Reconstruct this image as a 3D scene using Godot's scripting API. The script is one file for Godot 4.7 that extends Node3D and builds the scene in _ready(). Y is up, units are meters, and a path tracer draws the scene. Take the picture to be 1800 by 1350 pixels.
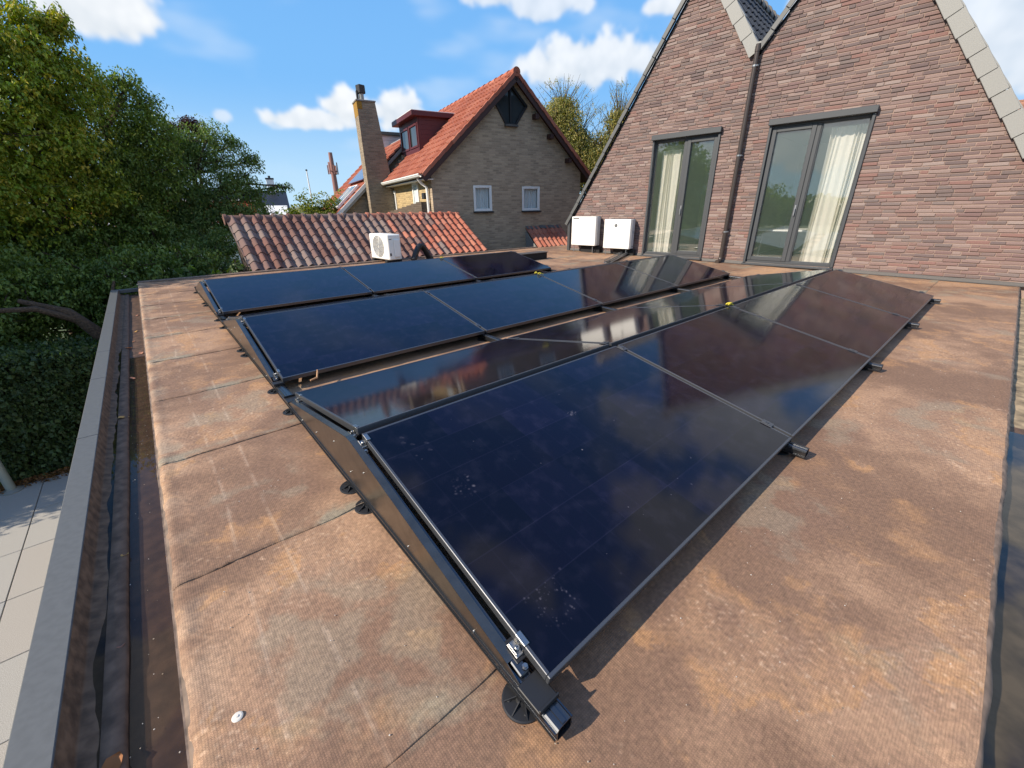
extends Node3D
# A flat roof with three east-west rows of black solar panels, beside a brick house with two gables; seen from the roof's near corner on a sunny autumn day.

const GRAVITY_UP := Vector3(-0.0077, 1.0, -0.0137)  # the roof drains: its normal is not quite the plumb line
const GROUND := -3.1
const PITCH := 1.789      # panel to panel along a row
const PLEN := 1.767
const PWID := 1.134
const TILT := 0.1949
const LOW := 0.0998       # height of the low edge of a panel over the roof
const X0 := 0.4866
# low edge z and direction (+1: the ridge lies towards -z, -1: towards +z) and number of panels of the six rows
const ROWS := [[-0.4228, 1, 4], [-2.7005, -1, 4], [-3.0121, 1, 4], [-5.2897, -1, 4], [-5.6013, 1, 3], [-7.8790, -1, 3]]

var rng := RandomNumberGenerator.new()
var M := {}
var taken := {}
var plumb := Basis()


class MB:
	var v := PackedVector3Array()
	var n := PackedVector3Array()
	var uv := PackedVector2Array()
	var uv2 := PackedVector2Array()
	var c := PackedColorArray()
	var col := Color(1, 1, 1)
	var second := false

	func put1(p: Vector3, nn: Vector3, t := Vector2.ZERO) -> void:
		v.append(p); n.append(nn); uv.append(t); c.append(col)

	# corners run anticlockwise seen from outside
	func tri(p0: Vector3, p1: Vector3, p2: Vector3) -> void:
		var nn := (p1 - p0).cross(p2 - p0).normalized()
		put1(p0, nn); put1(p2, nn); put1(p1, nn)

	func tri_n(p0: Vector3, p1: Vector3, p2: Vector3, n0: Vector3, n1: Vector3, n2: Vector3, t0 := Vector2.ZERO, t1 := Vector2.ZERO, t2 := Vector2.ZERO) -> void:
		put1(p0, n0, t0); put1(p2, n2, t2); put1(p1, n1, t1)

	func quad(p0: Vector3, p1: Vector3, p2: Vector3, p3: Vector3) -> void:
		var nn := (p2 - p0).cross(p3 - p1).normalized()
		put1(p0, nn, Vector2(0, 1)); put1(p2, nn, Vector2(1, 0)); put1(p1, nn, Vector2(1, 1))
		put1(p0, nn, Vector2(0, 1)); put1(p3, nn, Vector2(0, 0)); put1(p2, nn, Vector2(1, 0))

	func quad_n(p: Array, nn: Array) -> void:
		put1(p[0], nn[0]); put1(p[2], nn[2]); put1(p[1], nn[1])
		put1(p[0], nn[0]); put1(p[3], nn[3]); put1(p[2], nn[2])

	# a box centred on T's origin; bev cuts its edges off
	func box(T: Transform3D, s: Vector3, bev := 0.0) -> void:
		var h := s * 0.5
		if bev <= 0.0:
			for a in 3:
				for sg in [-1.0, 1.0]:
					var u: int = (a + 1) % 3
					var w: int = (a + 2) % 3
					var q := []
					for k in [[-1, -1], [1, -1], [1, 1], [-1, 1]]:
						var p := Vector3()
						p[a] = sg * h[a]; p[u] = k[0] * h[u] * sg; p[w] = k[1] * h[w]
						q.append(T * p)
					quad(q[0], q[1], q[2], q[3])
			return
		bev = minf(bev, minf(h.x, minf(h.y, h.z)) * 0.95)
		for a in 3:
			var u: int = (a + 1) % 3
			var w: int = (a + 2) % 3
			for sg in [-1.0, 1.0]:
				var q := []
				for k in [[-1, -1], [1, -1], [1, 1], [-1, 1]]:
					var p := Vector3()
					p[a] = sg * h[a]; p[u] = k[0] * (h[u] - bev) * sg; p[w] = k[1] * (h[w] - bev)
					q.append(T * p)
				quad(q[0], q[1], q[2], q[3])
			# edges along axis a
			for su in [-1.0, 1.0]:
				for sw in [-1.0, 1.0]:
					var e := []
					for k in [[1, 0], [0, 1]]:
						for t in [-1.0, 1.0]:
							var p := Vector3()
							p[a] = t * (h[a] - bev); p[u] = su * (h[u] - bev * k[1]); p[w] = sw * (h[w] - bev * k[0])
							e.append(T * p)
					if su * sw > 0: quad(e[0], e[2], e[3], e[1])
					else: quad(e[0], e[1], e[3], e[2])
		for sx in [-1.0, 1.0]:
			for sy in [-1.0, 1.0]:
				for sz in [-1.0, 1.0]:
					var pa := T * Vector3(sx * h.x, sy * (h.y - bev), sz * (h.z - bev))
					var pb := T * Vector3(sx * (h.x - bev), sy * h.y, sz * (h.z - bev))
					var pc := T * Vector3(sx * (h.x - bev), sy * (h.y - bev), sz * h.z)
					if sx * sy * sz > 0: tri(pa, pb, pc)
					else: tri(pa, pc, pb)

	func bx(x0: float, x1: float, y0: float, y1: float, z0: float, z1: float, bev := 0.0) -> void:
		box(Transform3D(Basis(), Vector3((x0 + x1) / 2, (y0 + y1) / 2, (z0 + z1) / 2)), Vector3(x1 - x0, y1 - y0, z1 - z0), bev)

	# a flat polygon (anticlockwise in x, y) with thickness from z0 to z1
	func prism(poly: PackedVector2Array, z0: float, z1: float, T := Transform3D()) -> void:
		if Geometry2D.is_polygon_clockwise(poly):
			poly = poly.duplicate(); poly.reverse()
		var ix := Geometry2D.triangulate_polygon(poly)
		for i in range(0, ix.size(), 3):
			var a := poly[ix[i]]; var b := poly[ix[i + 1]]; var d := poly[ix[i + 2]]
			if (b - a).cross(d - a) < 0:
				var e := b; b = d; d = e
			tri(T * Vector3(a.x, a.y, z1), T * Vector3(b.x, b.y, z1), T * Vector3(d.x, d.y, z1))
			tri(T * Vector3(a.x, a.y, z0), T * Vector3(d.x, d.y, z0), T * Vector3(b.x, b.y, z0))
		for i in poly.size():
			var a := poly[i]; var b := poly[(i + 1) % poly.size()]
			quad(T * Vector3(a.x, a.y, z0), T * Vector3(b.x, b.y, z0), T * Vector3(b.x, b.y, z1), T * Vector3(a.x, a.y, z1))

	# a round bar along points; r is one radius or one per point
	func tube(pts: Array, r, sides := 10, caps := true) -> void:
		var rings := []
		var up := Vector3(0.13, 1, 0.07)
		for i in pts.size():
			var d: Vector3 = (pts[mini(i + 1, pts.size() - 1)] - pts[maxi(i - 1, 0)]).normalized()
			if absf(d.dot(up.normalized())) > 0.95: up = Vector3(1, 0.1, 0.2)
			var s := d.cross(up).normalized()
			var t := s.cross(d).normalized()
			up = t
			var ring := []
			for k in sides:
				var a := TAU * k / sides
				ring.append(s * cos(a) + t * sin(a))
			rings.append(ring)
		for i in pts.size() - 1:
			var r0: float = r[i] if r is Array else r
			var r1: float = r[i + 1] if r is Array else r
			for k in sides:
				var k2 := (k + 1) % sides
				var a: Vector3 = rings[i][k]; var b: Vector3 = rings[i][k2]; var e: Vector3 = rings[i + 1][k2]; var f: Vector3 = rings[i + 1][k]
				quad_n([pts[i] + a * r0, pts[i + 1] + f * r1, pts[i + 1] + e * r1, pts[i] + b * r0], [a, f, e, b])
		if caps:
			var last := pts.size() - 1
			var ra: float = r[0] if r is Array else r
			var rb: float = r[last] if r is Array else r
			for k in sides:
				var k2 := (k + 1) % sides
				tri(pts[0], pts[0] + rings[0][k] * ra, pts[0] + rings[0][k2] * ra)
				tri(pts[last], pts[last] + rings[last][k2] * rb, pts[last] + rings[last][k] * rb)

	# a shape turned about the local y axis; profile of (radius, height) from the bottom up
	func lathe(profile: Array, sides: int, T := Transform3D()) -> void:
		for i in profile.size() - 1:
			var p: Vector2 = profile[i]; var q: Vector2 = profile[i + 1]
			var dn := Vector2(q.y - p.y, -(q.x - p.x)).normalized()
			for k in sides:
				var a0 := TAU * k / sides; var a1 := TAU * (k + 1) / sides
				var d0 := Vector3(cos(a0), 0, -sin(a0)); var d1 := Vector3(cos(a1), 0, -sin(a1))
				var m0 := T.basis * (d0 * dn.x + Vector3(0, dn.y, 0)); var m1 := T.basis * (d1 * dn.x + Vector3(0, dn.y, 0))
				quad_n([T * (d0 * p.x + Vector3(0, p.y, 0)), T * (d1 * p.x + Vector3(0, p.y, 0)), T * (d1 * q.x + Vector3(0, q.y, 0)), T * (d0 * q.x + Vector3(0, q.y, 0))], [m0, m1, m1, m0])

	func add(o: MB, T: Transform3D, tint = null) -> void:
		var b := T.basis.orthonormalized()
		for i in o.v.size():
			v.append(T * o.v[i]); n.append(b * o.n[i]); uv.append(o.uv[i]); c.append(tint if tint != null else o.c[i])

	# a surface over a grid of points rows x cols, smooth
	func sheet(P: Array, rows: int, cols: int, uvs = null, uv2s = null) -> void:
		var N := PackedVector3Array()
		N.resize(rows * cols)
		for i in rows:
			for j in cols:
				var du: Vector3 = P[i * cols + mini(j + 1, cols - 1)] - P[i * cols + maxi(j - 1, 0)]
				var dv: Vector3 = P[mini(i + 1, rows - 1) * cols + j] - P[maxi(i - 1, 0) * cols + j]
				N[i * cols + j] = dv.cross(du).normalized()
		for i in rows - 1:
			for j in cols - 1:
				for t in [[0, 1, 2], [0, 2, 3]]:
					for k in t:
						var id: int = [i * cols + j, i * cols + j + 1, (i + 1) * cols + j + 1, (i + 1) * cols + j][k]
						v.append(P[id]); n.append(N[id]); c.append(col)
						uv.append(uvs[id] if uvs != null else Vector2.ZERO)
						if uv2s != null: uv2.append(uv2s[id])

	func mesh() -> ArrayMesh:
		var a := []
		a.resize(Mesh.ARRAY_MAX)
		a[Mesh.ARRAY_VERTEX] = v; a[Mesh.ARRAY_NORMAL] = n; a[Mesh.ARRAY_TEX_UV] = uv; a[Mesh.ARRAY_COLOR] = c
		if uv2.size() == v.size(): a[Mesh.ARRAY_TEX_UV2] = uv2
		var m := ArrayMesh.new()
		m.add_surface_from_arrays(Mesh.PRIMITIVE_TRIANGLES, a)
		return m


func numbered(called: String, parent: Node) -> String:
	var key := str(parent.get_instance_id()) + called
	var k: int = taken.get(key, 0)
	taken[key] = k + 1
	return called if k == 0 else "%s_%03d" % [called, k]


func put(b, called: String, mat: Material, parent: Node, at := Transform3D()) -> MeshInstance3D:
	var o := MeshInstance3D.new()
	o.mesh = b if b is Mesh else b.mesh()
	o.name = numbered(called, parent)
	o.material_override = mat
	o.transform = at
	parent.add_child(o, true)
	return o


func thing(called: String, label: String, category: String, at := Transform3D(), group := "", kind := "") -> Node3D:
	var o := Node3D.new()
	o.name = numbered(called, self)
	o.transform = at
	add_child(o, true)
	return tag(o, label, category, group, kind)


func tag(o: Node, label: String, category := "", group := "", kind := "") -> Node:
	if label: o.set_meta("label", label)
	if category: o.set_meta("category", category)
	if group: o.set_meta("group", group)
	if kind: o.set_meta("kind", kind)
	return o


func lin(r: float, g: float, b: float) -> Color:   # a base colour given as 0-255 sRGB, as a linear value
	return Color(r / 255.0, g / 255.0, b / 255.0).srgb_to_linear()


func mat(r: float, g: float, b: float, rough := 0.7, metal := 0.0) -> StandardMaterial3D:
	var m := StandardMaterial3D.new()
	m.albedo_color = Color(r / 255.0, g / 255.0, b / 255.0)
	m.roughness = rough
	m.metallic = metal
	return m


func noise(freq: float, octaves := 4, type := FastNoiseLite.TYPE_SIMPLEX_SMOOTH) -> FastNoiseLite:
	var f := FastNoiseLite.new()
	f.seed = rng.randi() % 10000
	f.noise_type = type
	f.frequency = freq
	f.fractal_octaves = octaves
	if octaves == 1: f.fractal_type = FastNoiseLite.FRACTAL_NONE
	return f


func field(w: int, h: int, freq: float, octaves := 4, seamless := true, type := FastNoiseLite.TYPE_SIMPLEX_SMOOTH, warp := 0.0) -> PackedByteArray:
	var f := noise(freq, octaves, type)
	if warp > 0.0:
		f.domain_warp_enabled = true; f.domain_warp_amplitude = warp; f.domain_warp_frequency = freq * 1.3; f.domain_warp_fractal_octaves = 3
	var im := f.get_seamless_image(w, h, false, false, 0.15) if seamless else f.get_image(w, h)
	im.convert(Image.FORMAT_L8)
	return im.get_data()


func grain(w: int, lo: float, hi: float, freq: float, octaves := 4, seed_shift := 0) -> ImageTexture:   # grey grain between two values
	var d := field(w, w, freq, octaves)
	var o := PackedByteArray()
	o.resize(w * w * 3)
	for i in w * w:
		var x := int(clampf(lerpf(lo, hi, d[i] / 255.0), 0, 1) * 255)
		o[i * 3] = x; o[i * 3 + 1] = x; o[i * 3 + 2] = x
	return ImageTexture.create_from_image(Image.create_from_data(w, w, false, Image.FORMAT_RGB8, o))


func tri_map(m: StandardMaterial3D, per_metre: float, world := true) -> StandardMaterial3D:
	m.uv1_triplanar = true
	m.uv1_world_triplanar = world
	m.uv1_scale = Vector3.ONE * per_metre
	return m


func R(lo: float, hi: float) -> float:
	return rng.randf_range(lo, hi)


func _ready() -> void:
	rng.seed = 20241
	# --- camera
	var cam := Camera3D.new()
	cam.name = "camera"
	cam.fov = rad_to_deg(2.0 * atan(675.0 / 713.87))
	cam.near = 0.05
	cam.far = 2000.0
	cam.transform = Transform3D(Basis(Vector3.UP, -0.7107) * Basis(Vector3.RIGHT, -0.4134) * Basis(Vector3.BACK, -0.0041), Vector3(0, 1.1921, 0))
	add_child(cam)
	cam.current = true
	# --- sky, sun, exposure
	var env := Environment.new()
	env.background_mode = Environment.BG_SKY
	var sky := Sky.new()
	var pano := PanoramaSkyMaterial.new()
	pano.panorama = sky_picture()
	pano.energy_multiplier = 0.77
	sky.sky_material = pano
	env.sky = sky
	env.background_energy_multiplier = 1.0
	env.tonemap_mode = Environment.TONE_MAPPER_LINEAR
	env.tonemap_exposure = 1.4
	env.sdfgi_enabled = true
	env.ssao_enabled = true
	env.ssil_enabled = true
	var we := WorldEnvironment.new()
	we.name = "surroundings"
	we.environment = env
	add_child(we)
	var sun := DirectionalLight3D.new()
	sun.name = "sun"
	sun.light_energy = 1.6
	sun.light_color = Color(1.0, 0.95, 0.88)
	sun.light_angular_distance = 0.5
	sun.shadow_enabled = true
	sun.basis = Basis.looking_at(Vector3(0.792, -0.56, 0.222), Vector3.UP)
	add_child(sun)
	plumb = Basis(Quaternion(Vector3.UP, GRAVITY_UP.normalized()))

	materials()
	ground_and_pavement()
	flat_roof()
	brick_house()
	neighbour_house()
	tile_shed()
	far_buildings()
	solar_array()
	roof_things()
	greenery()


func sky_picture() -> ImageTexture:
	# clear air, deeper blue overhead, with fair-weather cumulus all round; the larger clouds in view stand where they stood
	var w := 1600
	var h := 800
	var n1 := noise(1.0, 6)
	var n2 := noise(1.0, 5)
	var n3 := noise(1.0, 4)
	# azimuth from -z towards +x, height, half width, half height in degrees, density
	var clouds := [[2.0, 15.4, 5.6, 3.6, 1.0], [18.8, 8.6, 6.0, 1.4, 0.95], [21.9, 10.0, 3.0, 2.4, 1.0], [27.6, 10.0, 3.6, 2.9, 0.95], [50.2, 14.2, 9.0, 3.2, 0.9], [44.6, 19.3, 5.0, 1.9, 0.8], [38.7, 20.2, 5.0, 1.8, 0.8],
		[57.8, 18.4, 2.6, 1.1, 0.9], [88.0, 13.5, 13.0, 7.5, 0.85], [86.0, 29.0, 11.0, 6.5, 0.95], [74.0, 36.0, 8.0, 4.0, 0.7], [9.7, 8.4, 1.0, 0.7, 0.6], [72.0, 17.0, 4.0, 2.5, 0.9], [14.5, 8.0, 0.9, 0.5, 0.5]]
	for k in 95:   # the rest of the sky
		var az := R(-180, 180)
		if az > -16 and az < 104 and true: continue
		clouds.append([az, R(4, 62), R(6, 17), R(2, 6.5), R(0.75, 1.0)])
	for k in 5: clouds.append([R(-20, 90), R(46, 74), R(6, 13), R(2, 4), R(0.5, 0.8)])
	for k in 9: clouds.append([R(92, 150), R(14, 60), R(9, 18), R(4, 8), R(0.8, 1.0)])
	var o := PackedFloat32Array()
	o.resize(w * h * 3)
	var top := lin(74, 142, 224)
	var mid := lin(126, 187, 244)
	var low := lin(188, 223, 247)
	var bins := []   # clouds near each column
	for x in 128:
		var az := wrapf((x + 0.5) / 128.0 * 360.0, -180, 180)
		var l := []
		for cl in clouds:
			if absf(wrapf(az - cl[0], -180, 180)) < cl[2] * 1.9 + 3.0: l.append(cl)
		bins.append(l)
	for y in h / 2 + 2:
		var el := 90.0 - (y + 0.5) / h * 180.0
		var sy := sin(deg_to_rad(el))
		var t := clampf(el / 24.0, 0, 1)
		var base := low.lerp(mid, smoothstep(0.0, 0.55, t)).lerp(top, smoothstep(0.2, 1.0, clampf(el / 46.0, 0, 1)))
		var ce := cos(deg_to_rad(el))
		for x in w:
			var az := wrapf((x + 0.5) / w * 360.0, -180, 180)
			var c := base
			var d := Vector3(sin(deg_to_rad(az)) * ce, sy, -cos(deg_to_rad(az)) * ce)
			var dens := 0.0
			var lit := 0.0
			var list: Array = bins[x * 128 / w]
			if list.size():
				var q := d * 9.0
				var wob := n1.get_noise_3dv(q * 1.0)
				var fine := n2.get_noise_3dv(q * 2.6 + Vector3(7, 1, 3))
				for cl in list:
					var du: float = wrapf(az - cl[0], -180, 180) * ce / cl[2]
					var dv: float = (el - cl[1]) / cl[3]
					if dv < 0: dv *= 1.45
					var f: float = 1.0 - sqrt(du * du + dv * dv) + wob * 0.42 + fine * 0.36
					var one: float = smoothstep(0.0, 0.31, f) * cl[4]
					if one > dens:
						dens = one
						lit = clampf(0.66 + dv * 0.20 + fine * 0.55 + f * 0.1, 0.0, 1.0)
			# thin veils
			var veil := smoothstep(0.05, 0.6, n3.get_noise_3d(d.x * 3.0, d.y * 9.0, d.z * 3.0)) * 0.28 * smoothstep(0, 8, el)
			c = c.lerp(Color(0.80, 0.88, 0.95), veil)
			if dens > 0.0:
				c = c.lerp(Color(0.60, 0.67, 0.74).lerp(Color(0.93, 0.945, 0.96), lit), dens * 0.96)
			var i := (y * w + x) * 3
			o[i] = c.r; o[i + 1] = c.g; o[i + 2] = c.b
	for i in range((h / 2 + 2) * w, w * h):
		o[i * 3] = 0.22; o[i * 3 + 1] = 0.23; o[i * 3 + 2] = 0.18
	return ImageTexture.create_from_image(Image.create_from_data(w, h, false, Image.FORMAT_RGBF, o.to_byte_array()))


func rgb_texture(w: int, h: int, f: Callable) -> ImageTexture:   # f(i) gives a Color in 0-1 sRGB
	var o := PackedByteArray()
	o.resize(w * h * 3)
	for i in w * h:
		var c: Color = f.call(i)
		o[i * 3] = int(clampf(c.r, 0, 1) * 255); o[i * 3 + 1] = int(clampf(c.g, 0, 1) * 255); o[i * 3 + 2] = int(clampf(c.b, 0, 1) * 255)
	return ImageTexture.create_from_image(Image.create_from_data(w, h, false, Image.FORMAT_RGB8, o))


const SEAMS := [-9.05, -8.11, -7.17, -6.23, -5.29, -4.36, -3.40, -2.445, -1.50, -0.577]


func roof_stains() -> ImageTexture:
	# 11 m x 11 m of old mineral felt: x from -0.6, z from -10.2
	var w := 1500
	var SX := FastNoiseLite.TYPE_SIMPLEX_SMOOTH
	var a := field(w, w, 0.0045, 5, false, SX, 60.0)     # large patches
	var b := field(w, w, 0.03, 5, false)      # mottling
	var c := field(w, w, 0.45, 3, false)      # fine grain
	var d := field(w, w, 0.0085, 5, false, SX, 45.0)     # rusty silt
	var e := field(w, w, 0.0075, 5, false, SX, 50.0)     # moss grey
	var g := field(w, w, 0.0065, 3, false, SX, 40.0)     # drying rings
	var wig := noise(0.02, 2)
	var o := PackedByteArray()
	o.resize(w * w * 3)
	var k := 11.0 / w
	for y in w:
		var z := -10.2 + (y + 0.5) * k
		var close := []
		for sz in SEAMS:
			if sz - z > -0.06 and sz - z < 0.22: close.append(sz)
		var l1 := -0.035 + 0.012 * sin(z * 2.1) + 0.004 * sin(z * 9.0)
		var l2 := 0.115 + 0.010 * sin(z * 1.4 + 1.0)
		for x in w:
			var i := y * w + x
			var xx := -0.6 + (x + 0.5) * k
			var pa := a[i] / 255.0; var pb := b[i] / 255.0; var pc := c[i] / 255.0; var pd := d[i] / 255.0; var pe := e[i] / 255.0; var pg := g[i] / 255.0
			var t := pa * 0.72 + pb * 0.28
			var col := Color(0.565, 0.435, 0.34).lerp(Color(0.755, 0.60, 0.47), smoothstep(0.30, 0.74, t))
			col = col.lerp(Color(0.58, 0.45, 0.37), 0.3 * smoothstep(0.52, 0.68, pe))
			# silt: a sharp outer shore that fades inwards
			var silt := smoothstep(0.575, 0.592, pd) * (1.0 - 0.75 * smoothstep(0.60, 0.72, pd))
			col = col.lerp(Color(0.84, 0.62, 0.40), 0.5 * silt * smoothstep(0.35, 0.6, pb * 0.6 + pa * 0.4))
			var grey := 0.44 * smoothstep(0.61, 0.74, pe * 0.8 + pb * 0.2) * smoothstep(0.3, 0.5, pb)
			# the bare overlap beyond each seam
			for sz in close:
				var q: float = sz + wig.get_noise_2d(xx * 40.0, sz * 90.0) * 0.03 - z
				if q > -0.012 and q < 0.16:
					grey = maxf(grey, 0.85 * (1.0 - smoothstep(0.05, 0.11, q)) * smoothstep(0.44, 0.56, pa * 0.4 + pb * 0.15 + pe * 0.45))
					if q < 0.005: col = col.darkened(0.1)
			col = col.lerp(Color(0.625, 0.585, 0.50), grey)
			# drying rings, creases and scratches
			var ring := absf(fposmod(pg * 22.0 + pb * 0.6, 1.0) - 0.5)
			col = col.lerp(Color(0.93, 0.80, 0.67), 0.55 * (1.0 - smoothstep(0.0, 0.05, ring)) * smoothstep(0.50, 0.60, pd * 0.5 + pa * 0.5))
			ring = absf(fposmod(pg * 22.0 + pb * 0.6 + 0.16, 1.0) - 0.5)
			col = col.lerp(Color(0.52, 0.40, 0.33), 0.28 * (1.0 - smoothstep(0.0, 0.06, ring)) * smoothstep(0.48, 0.62, pd * 0.5 + pa * 0.5))
			var crease := absf(pe - 0.5 + (pb - 0.5) * 0.05)
			col = col.lerp(Color(0.47, 0.37, 0.31), 0.5 * (1.0 - smoothstep(0.0, 0.006, crease)) * smoothstep(0.5, 0.66, pd))
			var line := minf(absf(xx - l1), absf(xx - l2)) / k
			if line < 1.2: col = col.lerp(Color(0.90, 0.80, 0.70), 0.35 * (1.2 - line) * smoothstep(0.35, 0.6, pb))
			# pale, washed edge along the left fold
			col = col.lerp(Color(0.78, 0.68, 0.58), 0.35 * (1.0 - smoothstep(0.0, 0.16, xx + 0.24)) * smoothstep(0.35, 0.65, pb))
			var m := 0.78 + 0.40 * pc
			o[i * 3] = int(clampf(col.r * m, 0, 1) * 255); o[i * 3 + 1] = int(clampf(col.g * m, 0, 1) * 255); o[i * 3 + 2] = int(clampf(col.b * m, 0, 1) * 255)
	return ImageTexture.create_from_image(Image.create_from_data(w, w, false, Image.FORMAT_RGB8, o))


func emboss() -> Array:   # the felt's waffle print with its grit: 128 x 128 cells of 6.4 mm; [tone, height]
	var w := 1024
	var h := PackedByteArray(); h.resize(w * w)
	var t := PackedByteArray(); t.resize(w * w)
	var nz := field(w, w, 0.5, 2)
	var soft := field(w, w, 0.02, 4)
	var cell := PackedFloat32Array(); cell.resize(64)
	for i in 64:
		var u := (i % 8 + 0.5) / 8.0 - 0.5; var v := (i / 8 + 0.5) / 8.0 - 0.5
		cell[i] = 1.0 - smoothstep(0.24, 0.46, maxf(absf(u), absf(v)) * 0.6 + sqrt(u * u + v * v) * 0.5)
	for y in w:
		for x in w:
			var i := y * w + x
			var worn := 0.35 + 0.65 * soft[i] / 255.0
			var up := cell[(y % 8) * 8 + x % 8] * worn
			h[i] = int(clampf(up * 0.75 + nz[i] / 255.0 * 0.25, 0, 1) * 255)
			t[i] = int(clampf(0.83 + up * 0.16 + (nz[i] / 255.0 - 0.5) * 0.75, 0, 1) * 255)
	return [ImageTexture.create_from_image(Image.create_from_data(w, w, false, Image.FORMAT_L8, t)), ImageTexture.create_from_image(Image.create_from_data(w, w, false, Image.FORMAT_L8, h))]


func cell_picture(dirty: int) -> ImageTexture:
	# the black cells of a panel under its glass, with dust, a few splashes and, on the nearest, hand prints
	var w := 768
	var h := 488
	var dust := field(w, h, 0.02, 4, false)
	var o := PackedByteArray()
	o.resize(w * h * 3)
	var tone := []
	for i in 200: tone.append(R(0.72, 1.3))
	for y in h:
		for x in w:
			var u := x / float(w); var v := y / float(h)
			var cu := u * 18.0; var cv := v * 6.0
			var cell := int(cv) * 18 + int(cu)
			var tn: float = tone[(cell / 3) % 200]
			var r := 13.0 * tn; var g := 11.5 * tn; var b := 25.0 * tn
			var du := minf(fposmod(cu, 1.0), 1.0 - fposmod(cu, 1.0)) * w / 18.0
			var dv := minf(fposmod(cv, 1.0), 1.0 - fposmod(cv, 1.0)) * h / 6.0
			if dv < 0.8: r += 9; g += 9; b += 11
			elif du < 0.7: r += 4; g += 4; b += 5
			if absf(u - 0.5) < 0.0012: r += 4; g += 4; b += 6
			var d := smoothstep(0.45, 0.9, dust[y * w + x] / 255.0) * 9.0
			o[(y * w + x) * 3] = int(r + d); o[(y * w + x) * 3 + 1] = int(g + d); o[(y * w + x) * 3 + 2] = int(b + d)
	var im := Image.create_from_data(w, h, false, Image.FORMAT_RGB8, o)
	# splashes and specks
	var spots := []
	for i in 30 + dirty * 10: spots.append([R(0.01, 0.99), R(0.01, 0.99), R(0.6, 1.5), R(0.3, 0.8)])
	for i in 5: spots.append([R(0.05, 0.95), R(0.05, 0.95), R(1.5, 3.5), R(0.10, 0.3)])
	if dirty == 1:
		for p in [[0.075, 0.14], [0.105, 0.16], [0.10, 0.2], [0.065, 0.085], [0.06, 0.115]]:
			spots.append([p[0], p[1], 4.2, 0.16]); spots.append([p[0] + 0.004, p[1] + 0.006, 2.6, 0.2])
		for i in 40: spots.append([0.10 + R(-0.03, 0.03), 0.42 + R(-0.05, 0.05), R(0.8, 3.4), R(0.15, 0.45) if i % 3 == 0 else 0.1])
		for i in 70: spots.append([0.07 + R(-0.03, 0.05), 0.89 + R(-0.06, 0.06), R(0.5, 2.2), R(0.08, 0.4)])
		for i in 26: spots.append([0.515 + R(-0.012, 0.014), 0.33 + R(-0.018, 0.018), R(0.6, 2.6), R(0.15, 0.5)])
		spots.append([0.42, 0.52, 2.2, 0.8])
		for i in 20: spots.append([0.62 + R(-0.03, 0.03), 0.74 + R(-0.03, 0.03), R(0.6, 1.6), R(0.08, 0.3)])
	for s in spots:
		var cx: float = s[0] * w; var cy: float = s[1] * h; var rr: float = s[2]
		for yy in range(int(cy - rr) - 1, int(cy + rr) + 2):
			for xx in range(int(cx - rr) - 1, int(cx + rr) + 2):
				if xx < 0 or yy < 0 or xx >= w or yy >= h: continue
				var q := 1.0 - smoothstep(rr * 0.4, rr * 1.1, Vector2(xx - cx, yy - cy).length())
				im.set_pixel(xx, yy, im.get_pixel(xx, yy).lerp(Color(0.55, 0.53, 0.53), q * s[3]))
	return ImageTexture.create_from_image(im)


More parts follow.
